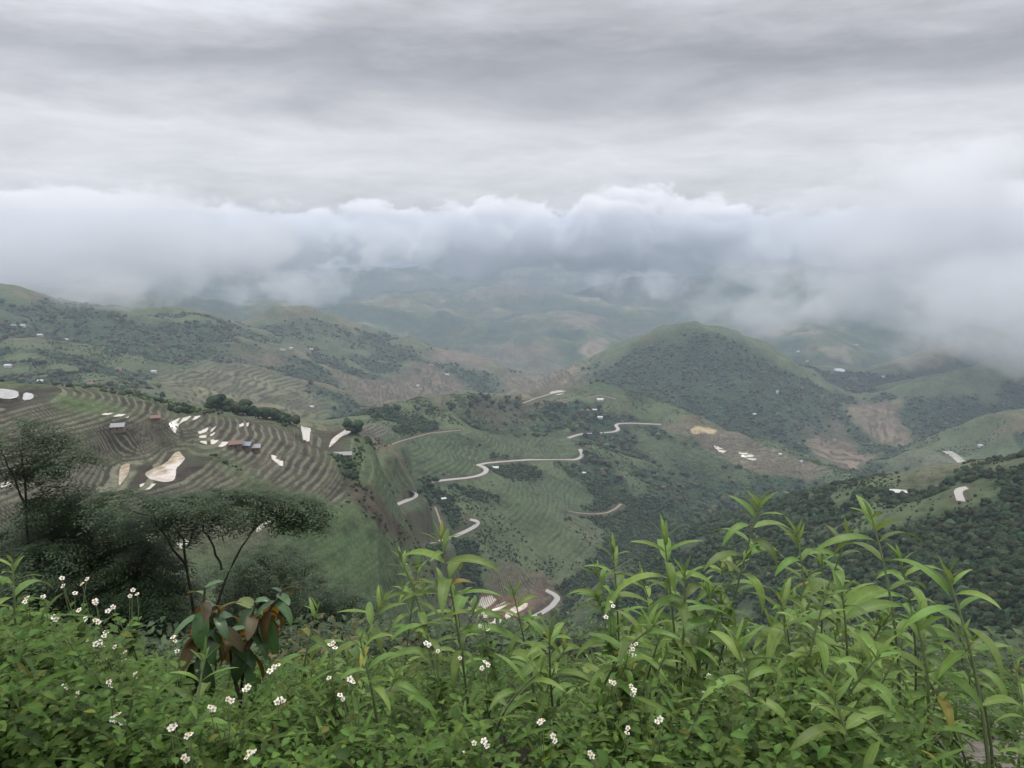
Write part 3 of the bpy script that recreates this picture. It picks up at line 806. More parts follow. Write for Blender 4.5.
nz = T.noise(co, 0.9, 4, 0.7); nz2 = T.noise(co, 0.25, 3, 0.6)
v_ = T.math('ADD', T.math('MULTIPLY', nz, 1.5), T.math('MULTIPLY', nz2, 0.9)); v_ = T.math('SUBTRACT', v_, 0.2)
c = T.mix(1.0, T.n('ShaderNodeAttribute', attribute_name='tint').outputs['Color'], T.n('ShaderNodeCombineXYZ', i={0: v_, 1: v_, 2: v_}).outputs[0], 'MULTIPLY')
bmp = T.n('ShaderNodeBump', i={'Strength': 1.0, 'Distance': 1.6, 'Height': nz})
bs = T.n('ShaderNodeBsdfPrincipled', i={'Base Color': c, 'Roughness': 0.9, 'Normal': bmp.outputs[0], 'Specular IOR Level': 0.1})
T.l(bs.outputs[0], T.n('ShaderNodeOutputMaterial').inputs[0])
def zfine(x, y):
    r = math.hypot(x, y); a = math.atan2(x, y)
    i = int(np.clip(np.searchsorted(fr, math.log(r))-1, 0, NFR-2)); j = int(np.clip(np.searchsorted(fa, a)-1, 0, NFA-2))
    fi = (math.log(r)-fr[i])/(fr[i+1]-fr[i]); fj = (a-fa[j])/(fa[j+1]-fa[j])
    return float((Z[i, j]*(1-fj)+Z[i, j+1]*fj)*(1-fi)+(Z[i+1, j]*(1-fj)+Z[i+1, j+1]*fj)*fi)
def tints(n, g, base=(0.034, 0.056, 0.026), var=0.35, warm=0.15):
    k = 1+var*(g.random((n, 1))*2-1)
    c = np.array(base)*k; c[:, 0] *= 1+warm*(g.random(n)*2-0.6)*2
    lite = g.random(n) < 0.12; c[lite] *= 1.7
    return np.clip(c, 0.004, 1)
cell = FR**2*np.gradient(fr)[:, None]*np.gradient(fa)[None, :]
def scatter(mask_w, n, g, jit=True):
    w = (mask_w*VIS*cell).ravel(); tot = w.sum()
    i = g.choice(w.size, size=n, p=w/tot)
    P_ = np.stack([X.ravel()[i], Y.ravel()[i], Z.ravel()[i]], -1).astype(np.float64)
    P_[:, :2] += (g.random((n, 2))-0.5)*(FR.ravel()[i]*0.003)[:, None]
    return P_, FR.ravel()[i]
g = np.random.default_rng(11)
ROADMASK = np.ones(Z.shape, np.float32)
for p, w_, kd in ROAD_W:
    for q in p[::3]:
        i_ = np.searchsorted(np.exp(fr), math.hypot(q[0], q[1])); j_ = np.searchsorted(fa, math.atan2(q[0], q[1]))
        ROADMASK[max(0, i_-5):i_+4, max(0, j_-4):j_+5] = 0
for sl, bedm, z0 in POND_BED: ROADMASK[sl] *= (1-bedm)
bandG = (FR > 420)*(FR < 1150)*(FA > 0.20)
P_, r_ = scatter((fw > 0.6)*bandG*ROADMASK, 8500, g)
blobs('woodland', P_, 1.7+2.6*g.random(len(P_))**1.5, 2, tints(len(P_), g, (0.036, 0.058, 0.028), 0.45), 'closed dark green wood covering the near slope on the right', 1)
P_, r_ = scatter(np.clip(fw-0.35, 0, 1)*(FR > 480)*(FR < 1500)*(1-bandG)*ROADMASK, 9000, g)
blobs('hillside_wood', P_, 1.6+2.4*g.random(len(P_))**1.5, 1, tints(len(P_), g), 'dark scrub and woodland in the gullies of the nearer hills', 2)
P_, r_ = scatter(np.clip(fw-0.3, 0, 1)*(FR > 1500)*(FR < 4300)*ROADMASK, 18000, g)
blobs('distant_wood', P_, 2.4+6.0*g.random(len(P_))**2, 1, tints(len(P_), g, (0.046, 0.068, 0.036), .5, .3), 'woodland covering the hills behind the roads', 3)
shr = (fw < 0.6)*(TERR < 0.3)*np.clip(0.15+fbm(X, Y, 60, 3, seed=51), 0, 1)*ROADMASK
P_, r_ = scatter(shr*(FR > 480)*(FR < 2600), 24000, g)
blobs('scattered_shrubs', P_, 0.8+1.5*g.random(len(P_))**2, 1, tints(len(P_), g, (0.045, 0.065, 0.03), 0.5), 'small shrubs dotted over the open hillsides', 4)

# ------------------------------------------------------------------ houses
def simple_mat(name, col, rough=0.7, nscale=1.5, var=0.25):
    m_, T = material(name)
    n_ = T.noise(T.n('ShaderNodeTexCoord').outputs['Object'], nscale, 5, 0.6)
    c = T.mix(n_, tuple(x*(1-var) for x in col)+(1,), tuple(min(1, x*(1+var)) for x in col)+(1,))
    b = T.n('ShaderNodeBsdfPrincipled', i={'Base Color': c, 'Roughness': rough})
    T.l(b.outputs[0], T.n('ShaderNodeOutputMaterial').inputs[0]); return m_
M_WALL = {'white': simple_mat('limewash', (0.62, 0.60, 0.56)), 'wood': simple_mat('weathered_boards', (0.17, 0.12, 0.085)), 'pink': simple_mat('pink_render', (0.55, 0.36, 0.32))}
M_ROOF = {'pale': simple_mat('pale_sheet_roof', (0.50, 0.51, 0.52), 0.45), 'grey': simple_mat('grey_fibre_roof', (0.30, 0.30, 0.30)), 'rust': simple_mat('rusty_roof', (0.20, 0.115, 0.085)), 'blue': simple_mat('blue_sheet_roof', (0.22, 0.26, 0.31), 0.5)}
M_DARK = simple_mat('dark_opening', (0.03, 0.03, 0.035), 0.3)
def mk_bm(name, b, mat, parent):
    me = bpy.data.meshes.new(name); b.to_mesh(me); b.free()
    return obj(name, me, parent, mat)
def box(b, x0, x1, y0, y1, z0, z1):
    v = [b.verts.new(p) for p in ((x0,y0,z0),(x1,y0,z0),(x1,y1,z0),(x0,y1,z0),(x0,y0,z1),(x1,y0,z1),(x1,y1,z1),(x0,y1,z1))]
    for q in ((3,2,1,0),(4,5,6,7),(0,1,5,4),(1,2,6,5),(2,3,7,6),(3,0,4,7)): b.faces.new([v[i] for i in q])
def house(u, v, label, L=11, Wd=7, H=3.2, wall='wood', roof='grey', rot=0.0, rmin=120):
    h = hit(u, v, rmin=rmin)
    if h is None: return
    root = obj('house', None, label=label, cat='house', group='houses scattered over the hills')
    k_ = math.hypot(h[0], h[1]); ux, uy = h[0]/k_, h[1]/k_
    zg = zfine(h[0], h[1])
    zmax = max(zg, zfine(h[0]+ux*Wd/2, h[1]+uy*Wd/2))            # cut level with the uphill side
    root.location = (h[0], h[1], zmax*.5+zg*.5); root.rotation_euler = (0, 0, rot)
    b = bmesh.new(); box(b, -L/2, L/2, -Wd/2, Wd/2, -2.0, H)
    g1 = [b.verts.new(p) for p in ((-L/2, -Wd/2, H), (-L/2, Wd/2, H), (-L/2, 0, H+Wd*0.27))]; b.faces.new(g1)
    g2 = [b.verts.new(p) for p in ((L/2, -Wd/2, H), (L/2, 0, H+Wd*0.27), (L/2, Wd/2, H))]; b.faces.new(g2)
    mk_bm('wall', b, M_WALL[wall], root)
    b = bmesh.new(); o_ = 0.7; t = 0.18; sl = 0.54
    for s in (-1, 1):
        a0 = (0, H+Wd*0.27+0.05); a1 = (s*(Wd/2+o_), H+Wd*0.27+0.05-sl*(Wd/2+o_))
        vs = [b.verts.new(p) for p in ((-L/2-o_, a0[0], a0[1]), (L/2+o_, a0[0], a0[1]), (L/2+o_, a1[0], a1[1]), (-L/2-o_, a1[0], a1[1]))]
        vt = [b.verts.new((p.co.x, p.co.y, p.co.z+t)) for p in vs]
        b.faces.new(vs); b.faces.new(vt[::-1])
        for k in range(4): b.faces.new((vs[k], vs[(k+1) % 4], vt[(k+1) % 4], vt[k]))
    bmesh.ops.recalc_face_normals(b, faces=b.faces)
    mk_bm('roof', b, M_ROOF[roof], root)
    b = bmesh.new(); box(b, -0.6, 0.6, -Wd/2-0.04, -Wd/2-0.01, 0, 2.1); mk_bm('door', b, M_DARK, root)
    for s in (-1, 1):
        b = bmesh.new(); box(b, s*L*0.3-0.6, s*L*0.3+0.6, -Wd/2-0.04, -Wd/2-0.01, 1.0, 2.1); mk_bm('window', b, M_DARK, root)
    return root
HOUSES = [
 (600,401.5,'wide pale roofed house on the terraced knob of the central hill',17,9,3.5,'white','pale',.1),
 (587,413,'small rusty roofed house left of its neighbours below the central knob',11,7,3,'wood','rust',.5),
 (594.5,411.5,'pale roofed house between two others below the central knob',12,7,3,'wood','pale',-.2),
 (600,418.5,'low pale roofed house just above the upper road bend',13,7,3,'white','pale',0),
 (495,469,'white roofed building beside the bend of the long middle road',12,8,3,'wood','pale',.1),
 (584,474,'tiny white hut alone on the slope under the middle road end',6,5,2.6,'white','pale',0),
 (443.5,500.5,'pale hut above the hairpin road on the near spur',7,5,2.6,'wood','pale',.4),
 (367,442,'small white roofed hut in the tree clump on the left of the central hill',6,5,2.6,'white','pale',.4),
 (343,456,'long dark farm shed by the curving wet terraces',14,6,2.6,'wood','grey',.1),
 (8.5,367,'bright white roofed house at the left edge below the misty hill',14,9,4,'white','pale',0),
 (40.5,383,'white house right of the left edge, above the near ridge',10,8,4,'white','pale',.4),
 (40.6,337,'pink walled house on the shoulder of the misty left hill',15,9,6,'pink','pale',0),
 (66,340.6,'pale house just right of the pink one on the misty left hill',12,8,4,'white','pale',.3),
 (13.5,327,'blue roofed long house high on the leftmost hill',18,8,4,'wood','blue',0),
 (23,327,'pale roofed house right beside the blue roofed one on the leftmost hill',12,8,4,'white','pale',.2),
 (154,372.5,'white roofed house in the middle of the left valley side',13,8,4,'white','pale',0),
 (118.5,370,'rusty roofed house with a pink wall left of the valley side fields',13,8,4,'pink','rust',.2),
 (91,385.5,'pink walled house above the pale green knoll',11,8,4,'pink','rust',.1),
 (151,407,'pale house at the left of the small hamlet behind the near terraces',10,7,3,'wood','pale',.1),
 (158.5,405.5,'grey roofed house in the middle of the hamlet behind the near terraces',11,7,3,'white','grey',-.3),
 (166,406.5,'pale house at the right of the hamlet behind the near terraces',10,7,4,'white','pale',.3),
 (311.5,406.5,'pale roofed house on the valley side right of the dry terraces',13,8,3,'white','pale',-.2),
 (283,351,'blue roofed long house on the flank of the second left hill',17,8,4,'white','blue',0),
 (291,349.5,'white house close to the right of the blue roofed one on the second hill',11,8,4,'white','pale',.3),
 (311,350,'lone pale house at the right on the second left hill',13,8,4,'white','pale',0),
 (118.5,428,'dark wooden hut on the crest of the near terraces',8,6,2.4,'wood','grey',.2),
 (156,419.5,'brown thatched looking hut at the end of the near terrace crest',6,5,2.4,'wood','rust',.3),
 (236,447,'rusty roofed house at the left of the village in the near terraces',9,6,3,'wood','rust',.3),
 (245,448,'blue roofed house in the middle of the village in the near terraces',10,6,3,'wood','blue',-.1),
 (254,450,'grey roofed house at the right of the village in the near terraces',9,6,3,'wood','grey',.2),
 (447,374.5,'long white roofed house on the brown fields of the mid valley',17,8,4,'white','pale',0),
 (431,365.5,'orange walled house on the brown fields of the mid valley',20,12,4,'pink','rust',0),
 (418,386,'small white house low on the brown fields of the mid valley',10,8,4,'white','pale',.2),
 (777,394,'narrow white house standing tall on the right flank of the conical hill',7,7,9,'white','pale',0),
 (754,415.5,'pale hut low on the right flank of the conical hill',12,8,3,'wood','pale',.3),
 (798,352,'pale house in the misty right valley, nearer the conical hill',16,9,5,'white','pale',0),
 (807,362,'grey roofed house under another one in the misty right valley',15,9,5,'white','grey',.3),
 (883,377.5,'lone pale house at the bottom of the misty right valley',17,9,5,'white','pale',.2),
 (856,345,'pale green hall among the far houses of the misty right valley',30,12,5,'white','blue',.1),
 (981.5,435.5,'white house on the brown spur near the right edge',11,8,4,'white','pale',0),
 (780,454.5,'small white hut on the lower edge of the brown right terraces',7,6,3,'white','pale',0),
 (801,462,'smallest white hut at the tip of the brown right terraces',6,5,3,'white','pale',.3),
]
for u, v, lab, L_, W_, H_, wl, rf, rt in HOUSES:
    house(u, v, lab, L_, W_, H_, wl, rf, rt, rmin=1150 if (v < 411 and u < 320) else 120)
# ------------------------------------------------------------------ plant building kit
def leaf_material(name, top, under, rough=0.5, trans=0.3, spec=0.35, vein=0.35):
    m_, T = material(name)
    at_ = T.n('ShaderNodeAttribute', attribute_name='tint')
    mid = T.n('ShaderNodeAttribute', attribute_name='mid').outputs['Fac']
    geo = T.n('ShaderNodeNewGeometry')
    co = T.n('ShaderNodeTexCoord').outputs['Object']
    c = T.mix(geo.outputs['Backfacing'], top+(1,), under+(1,))
    c = T.mix(1.0, c, at_.outputs['Color'], 'MULTIPLY')
    n_ = T.noise(co, 45.0, 3, 0.6)
    k = T.math('ADD', 0.72, T.math('MULTIPLY', n_, 0.56))
    k = T.math('ADD', k, T.math('MULTIPLY', T.math('POWER', mid, 14.0), vein))
    c = T.mix(1.0, c, T.n('ShaderNodeCombineXYZ', i={0: k, 1: k, 2: k}).outputs[0], 'MULTIPLY')
    b = T.n('ShaderNodeBsdfPrincipled', i={'Base Color': c, 'Roughness': rough, 'Specular IOR Level': spec})
    tr = T.n('ShaderNodeBsdfTranslucent', i={'Color': T.mix(1.0, c, (1.15, 1.25, 0.7, 1), 'MULTIPLY')})
    mx = T.n('ShaderNodeMixShader', i={0: trans, 1: b.outputs[0], 2: tr.outputs[0]})
    T.l(mx.outputs[0], T.n('ShaderNodeOutputMaterial').inputs[0]); return m_
M_LANCE = leaf_material('fresh_green_leaf', (0.122, 0.215, 0.045), (0.18, 0.245, 0.10), 0.48, 0.25, 0.28)
M_BROAD = leaf_material('glossy_broad_leaf', (0.070, 0.145, 0.050), (0.26, 0.13, 0.035), 0.32, 0.2, 0.5)
M_RUST = leaf_material('rusty_old_leaf', (0.115, 0.088, 0.032), (0.12, 0.072, 0.026), 0.5, 0.25)
M_SMALL = leaf_material('small_weed_leaf', (0.060, 0.122, 0.020), (0.085, 0.14, 0.038), 0.55, 0.2, 0.2)
M_TREE = leaf_material('dark_feathery_leaf', (0.040, 0.072, 0.030), (0.055, 0.085, 0.045), 0.6, 0.25)
M_STEM = simple_mat('green_stem', (0.16, 0.20, 0.085), 0.6, 20); M_BARK = simple_mat('dark_bark', (0.045, 0.038, 0.030), 0.9, 6)
M_TWIG = simple_mat('brown_twig', (0.075, 0.060, 0.040), 0.8, 12)
M_PETAL = simple_mat('white_petal', (0.78, 0.77, 0.68), 0.6, 60, 0.1); M_YOLK = simple_mat('yellow_flower_centre', (0.60, 0.33, 0.04), 0.7, 60)
M_SEED = simple_mat('brown_seed_head', (0.20, 0.13, 0.06), 0.8, 60)

def leaf_batch(base, az, elev, L, Wd, droop, roll, tint, nseg=6, shape='lance', fold=0.35, g=None, wav=0.06):
    """n leaves as folded drooping blades. returns verts, faces, tint, mid"""
    n = len(base); t = np.linspace(0, 1, nseg+1)
    e = elev[:, None]-droop[:, None]*t[None]
    ds = L[:, None]/nseg
    h = np.concatenate([np.zeros((n, 1)), np.cumsum(np.cos(e[:, :-1])*ds, 1)], 1); zz = np.concatenate([np.zeros((n, 1)), np.cumsum(np.sin(e[:, :-1])*ds, 1)], 1)
    side_curve = ((g.random(n)-0.5)*0.35)[:, None]*L[:, None]*t[None]**2
    ca_, sa_ = np.cos(az)[:, None], np.sin(az)[:, None]
    cx_ = base[:, 0:1]+h*ca_-side_curve*sa_; cy_ = base[:, 1:2]+h*sa_+side_curve*ca_; cz_ = base[:, 2:3]+zz
    if shape == 'lance': w = (t**0.55)*((1-t)**0.85)
    elif shape == 'ovate': w = (t**0.42)*((1-t)**0.62)
    else: w = (t**0.5)*((1-t)**0.5)
    w = w/w.max(); w[0] = 0.07; w[-1] = 0.02
    w = w[None]*Wd[:, None]/2*(1+wav*(g.random((n, nseg+1))-0.5)*2)
    nx, ny, nz_ = -np.sin(e)*ca_, -np.sin(e)*sa_, np.cos(e)          # blade normal
    sx, sy = -sa_*np.ones_like(e), ca_*np.ones_like(e)
    cr_, sr_ = np.cos(roll)[:, None], np.sin(roll)[:, None]
    Sx, Sy, Sz = sx*cr_+nx*sr_, sy*cr_+ny*sr_, nz_*sr_
    Nx, Ny, Nz = nx*cr_-sx*sr_, ny*cr_-sy*sr_, nz_*cr_
    rows = []
    for s in (-1, 0, 1):
        k = abs(s)*fold
        rows.append(np.stack([cx_+s*w*Sx+k*w*Nx, cy_+s*w*Sy+k*w*Ny, cz_+s*w*Sz+k*w*Nz], -1))
    V = np.stack(rows, 2)                                            # n, nseg+1, 3, 3
    m = (nseg+1)*3
    i = np.arange(nseg)[:, None]*3
    q = np.concatenate([np.stack([i+0, i+3, i+4, i+1], -1), np.stack([i+1, i+4, i+5, i+2], -1)], 1).reshape(-1, 4)
    F = (q[None]+(np.arange(n)*m)[:, None, None]).reshape(-1, 4)
    return V.reshape(-1, 3), F, np.repeat(tint, m, 0), np.tile(np.array([0, 1, 0]), n*(nseg+1)).astype(np.float32)
def leaf_mesh(name, batches, smooth=True):
    Vs, Fs, Ts, Ms = [], [], [], []; o = 0
    for V, F, t_, m_ in batches:
        Vs.append(V); Fs.append(F+o); Ts.append(t_); Ms.append(m_); o += len(V)
    me = mesh_np(name, np.concatenate(Vs), np.concatenate(Fs), smooth=smooth)
    set_color(me, 'tint', np.concatenate(Ts))
    me.attributes.new('mid', 'FLOAT', 'POINT').data.foreach_set('value', np.concatenate(Ms))
    return me
def tube(paths, sides=6):
    """paths: list of (points (k,3), radii (k,)) -> verts, faces"""
    Vs, Fs, o = [], [], 0
    for P_, r in paths:
        P_ = np.asarray(P_, float); r = np.asarray(r, float); k = len(P_)
        t = np.gradient(P_, axis=0); t /= np.linalg.norm(t, axis=1)[:, None]+1e-12
        ref = np.where(np.abs(t[:, 2:3]) > 0.9, np.array([[1.0, 0, 0]]), np.array([[0, 0, 1.0]]))
        a = np.cross(t, ref); a /= np.linalg.norm(a, axis=1)[:, None]+1e-12; b = np.cross(t, a)
        th = np.arange(sides)/sides*2*math.pi
        V = P_[:, None]+r[:, None, None]*(a[:, None]*np.cos(th)[None, :, None]+b[:, None]*np.sin(th)[None, :, None])
        Vs.append(V.reshape(-1, 3))
        i = (np.arange(k-1)*sides)[:, None]; j = np.arange(sides)[None]; j2 = (j+1) % sides
        Fs.append(np.stack([i+j, i+j2, i+sides+j2, i+sides+j], -1).reshape(-1, 4)+o); o += k*sides
    return np.concatenate(Vs), np.concatenate(Fs)
def curve3(p0, p1, p2, k=8):
    t = np.linspace(0, 1, k)[:, None]; p0, p1, p2 = map(np.asarray, (p0, p1, p2))
    return (1-t)**2*p0+2*t*(1-t)*p1+t**2*p2
def ground_z(x, y): return float(hgt(np.array(x), np.array(y)))
def leaf_tints(n, g, var=0.25, yellow=0.25):
    k = 1+var*(g.random((n, 1))*2-1); c = np.ones((n, 3))*k
    c[:, 0] *= 1+yellow*g.random(n)*1.2; c[:, 1] *= 1+0.08*g.random(n)
    old = g.random(n) < 0.018; c[old] *= np.array([1.8, 1.05, 0.8])          # yellowing leaves
    dk = g.random(n) < 0.18; c[dk] *= 0.62
    return c

# ------------------------------------------------------------------ tall weeds with lance leaves
def lance_plant(u, v, D, label, seed, big=1.0, lean=None, nodes=None, group='tall lance-leaved weeds on the roadside bank', name='tall_weed', mat=None):
    g = np.random.default_rng(seed); tip = at(u, v, D)
    if lean is None: lean = (g.random(2)-0.5)*0.36
    bx, by = tip[0]+lean[0], tip[1]+lean[1]; bz = ground_z(bx, by)
    H = tip[2]-bz
    root = obj(name, None, label=label, cat='plant', group=group); root.location = (bx, by, bz)
    P_ = curve3((0, 0, -0.03), (-lean[0]*0.15+(g.random()-.5)*0.1, -lean[1]*0.15+(g.random()-.5)*.1, H*0.55), (-lean[0], -lean[1], H), 16)
    paths = [(P_, np.linspace(0.0058, 0.0022, 16)*(0.8+0.3*big))]
    s = np.concatenate([[0], np.cumsum(np.linalg.norm(np.diff(P_, axis=0), axis=1))]); S = s[-1]
    def along(q): return np.array([np.interp(q, s, P_[:, k]) for k in range(3)])
    base, az, el_, L, W_, dr, rl = [], [], [], [], [], [], []
    q = S-0.006; ph = g.random()*6.28; step = 0.010; k = 0
    while q > S*(0.48 if u > 900 and v > 600 else 0.36):
        dep = S-q
        for j in (0, 1):
            if g.random() < (0.06 if dep < 0.3 else 0.25): continue
            a = ph+j*math.pi+(g.random()-.5)*.35
            grow = min(1.0, (dep+0.012)/0.13)
            base.append(along(q)); az.append(a)
            l_ = big*(0.040+0.140*grow)*(0.8+0.4*g.random()); L.append(l_); W_.append(l_*(0.125+0.06*g.random()+0.03*grow))
            el_.append(1.25-0.85*grow+(g.random()-.5)*.35); dr.append((0.25+1.15*grow)*(0.7+0.7*g.random())); rl.append((g.random()-.5)*0.7)
        ph += math.pi/2+(g.random()-.5)*.2; step = min(step*1.45, 0.062*big+0.01); q -= step*(0.85+.3*g.random()); k += 1
        if 0.12 < dep < 0.45*S and g.random() < 0.38:               # a short side shoot
            a = ph+g.random()*3; p0 = along(q); l_ = 0.07+0.12*g.random()
            e = p0+np.array([math.cos(a)*l_*.6, math.sin(a)*l_*.6, l_*.8]); pp = curve3(p0, p0+np.array([math.cos(a)*l_*.5, math.sin(a)*l_*.5, l_*.2]), e, 6)
            paths.append((pp, np.linspace(0.0028, 0.0015, 6)))
            for jj in range(6):
                base.append(pp[-1]-(pp[-1]-pp[3])*jj/9); az.append(a+jj*2.4); l2 = big*(0.04+0.016*jj)*(0.8+.4*g.random()); L.append(l2); W_.append(l2*.22)
                el_.append(1.1-0.14*jj); dr.append(0.4+.2*jj); rl.append((g.random()-.5)*.6)
    n = len(base); base = np.array(base)
    B = leaf_batch(base, np.array(az), np.array(el_), np.array(L), np.array(W_), np.array(dr), np.array(rl), leaf_tints(n, g), 7, 'lance', 0.30, g)
    V, F = tube(paths, 6)
    obj('stem', mesh_np('stem', V, F, smooth=True), root, M_STEM)
    obj('leaves', leaf_mesh('leaves', [B]), root, mat or M_LANCE)
    return root
TALL = [
 (440,536,2.9,1.25,'tall weed left of centre with two long level leaves just under its tip'),
 (400,557,3.1,1.0,'leafy weed close to the left of the one with two long level leaves'),
 (418,566,3.3,.9,'shorter weed behind the pair of tall weeds left of centre'),
 (318,608,2.7,1.0,'single young weed with upright star of leaves right of the rusty-leaved sapling'),
 (513,592,2.9,.9,'thin straight weed with one broad leaf on top in front of the striped terraces'),
 (550,634,2.3,1.2,'low bushy weed with a full rosette of leaves at the bottom centre'),
 (596,569,2.8,1.0,'weed with a pale notched leaf at its tip, centre right of the lower road'),
 (613,549,2.8,1.0,'slim weed with one bright upright leaf at its tip, right of the notched one'),
 (664,536,2.7,1.25,'tall weed with a thin curved spear of leaves in front of the red bank'),
 (685,572,2.6,1.1,'weed with spreading leaves right of the spear-tipped one'),
 (640,575,3.2,1.0,'weed in the thick of the clump below the red bank'),
 (712,592,2.9,1.0,'weed in front of the pale gravel patch in the valley'),
 (760,503,3.0,1.15,'tallest weed of all with one hanging broad leaf near its forked tip'),
 (738,560,3.2,1.0,'weed with a long arched leaf pointing left, under the tallest one'),
 (797,532,2.9,1.05,'tall weed with a bent curled leaf, right of the tallest one'),
 (822,555,3.3,1.0,'weed half hidden between two tall ones on the right'),
 (849,534,3.1,1.0,'slim tall weed just left of the bright tipped one'),
 (870,512,2.8,1.3,'tall weed with a bright pointed tip and two wide level leaves on the right'),
 (842,592,2.4,1.1,'lower weed with a fan of leaves before the bright tipped one'),
 (900,560,3.0,1.15,'weed leaning to the right of the bright tipped one'),
 (947,574,2.7,1.2,'forked weed with long drooping leaf at the right edge of the clump'),
 (915,618,2.6,1.0,'leaning weed low at the right of the clump'),
 (958,632,2.9,.9,'last weed of the clump before the bare stony corner'),
 (1012,655,2.3,.6,'small pale weed standing on the stony corner at the right edge'),
 (780,600,2.4,1.1,'weed at the front of the right clump below the tallest one'),
 (735,640,2.1,1.1,'low weed at the bottom right of centre with broad arching leaves'),
 (655,625,2.3,1.1,'front weed below the red bank with broad hanging leaves'),
 (385,600,2.6,1.0,'front weed left of centre, among small ovate leaves'),
 (455,590,3.4,.95,'slender weed behind the one with two long level leaves'),
 (12,560,2.6,.8,'bright tufted shoot standing up at the left edge'),
 (205,655,2.0,.8,'grey-green young shoot in front of the rusty-leaved sapling'),
 (360,640,2.3,.85,'low weed beside the yellowed leaves left of centre'),
 (880,655,2.1,1.1,'low front weed near the bottom right with dark hanging leaf'),
 (830,690,1.9,1.0,'lowest weed of the right clump at the bottom edge'),
]
for k, (u, v, D, big, lab) in enumerate(TALL):
    lance_plant(u, v, D, lab, 100+k, big)
g = np.random.default_rng(77)
def contour(u): return np.interp(u, [-300,0,60,130,180,250,300,350,380,430,480,520,560,600,650,700,760,830,900,950,980,1010,1300],
                                 [560,575,600,625,655,665,655,640,625,615,652,660,640,608,598,590,580,580,605,640,690,700,640])
k = 0
while k < 92:
    u = g.random()*1120-60 if k % 4 == 0 else 540+g.random()*420
    v = contour(u)+8+g.random()*115
    if u > 960 or 430 < u < 560 and v < 660: continue
    lance_plant(u, v, 2.2+g.random()*2.2, 'lance-leaved weed lost in the thick of the green clump', 300+k, 0.55+0.55*g.random(), group='weeds packed inside the clump')
    k += 1

# ------------------------------------------------------------------ white flowered weeds
def flower_mesh(r, g):
    b = bmesh.new(); n = 5
    up = Vector((g.random()-.5, g.random()-.9, 0.75)).normalized(); rot = up.to_track_quat('Z', 'Y').to_matrix()
    for k in range(n):
        a = k/n*6.283+g.random()*.3; w = r*0.42; d = 0.25*(g.random()-.3)
        pts = [(0.15*r, 0, 0), (0.6*r, w, 0.02*r), (1.0*r, w*.85, d*r), (1.12*r, 0, d*r*1.2), (1.0*r, -w*.85, d*r), (0.6*r, -w, 0.02*r)]
        vs = [b.verts.new(rot @ Vector((p[0]*math.cos(a)-p[1]*math.sin(a), p[0]*math.sin(a)+p[1]*math.cos(a), p[2]))) for p in pts]
        b.faces.new(vs)
    return b, rot
def flowering_weed(fl, label, D, seed, seeds=True):
    g = np.random.default_rng(seed); pts = [at(u, v, D+0.12*(g.random()-.5)) for u, v in fl]
    c = np.mean(pts, 0); bx, by = c[0]+(g.random()-.5)*.15, c[1]+.05; bz = ground_z(bx, by)
    root = obj('flowering_weed', None, label=label, cat='plant', group='white flowered weeds on the bank'); root.location = (bx, by, bz)
    off = np.array([bx, by, bz]); top = min(p[2] for p in pts)-bz-0.09
    main = curve3((0, 0, -.02), ((g.random()-.5)*.1, 0, top*.5), (c[0]-bx, c[1]-by, max(top, .1)), 10)
    paths = [(main, np.linspace(.004, .002, 10))]
    base = []
    for p in pts:
        e = p-off; s0 = main[5+int(g.random()*4)]
        pp = curve3(s0, (s0+e)/2+np.array([(g.random()-.5)*.05, (g.random()-.5)*.05, -.02]), e, 8); paths.append((pp, np.linspace(.0018, .0011, 8)))
        base += [pp[2], pp[4], pp[3], pp[1]]
        b, rot = flower_mesh(0.0062+0.0025*g.random(), g)
        f = mk_bm('flower', b, M_PETAL, root); f.location = e
        b = bmesh.new(); bmesh.ops.create_icosphere(b, subdivisions=1, radius=.0032); y_ = mk_bm('flower_centre', b, M_YOLK, f); y_.location = rot @ Vector((0, 0, .002))
    base += [main[i] for i in (3, 4, 5, 6, 7, 8, 9) for _ in range(4)]
    base = np.array(base); n = len(base)
    B = leaf_batch(base, g.random(n)*6.283, 0.5-g.random(n)*.5, 0.028+.03*g.random(n), 0.014+.012*g.random(n), .3+.7*g.random(n), (g.random(n)-.5)*.8, leaf_tints(n, g), 4, 'ovate', .25, g)
    V, F = tube(paths, 5); obj('stem', mesh_np('stem', V, F, smooth=True), root, M_STEM)
    obj('leaves', leaf_mesh('leaves', [B]), root, M_SMALL)
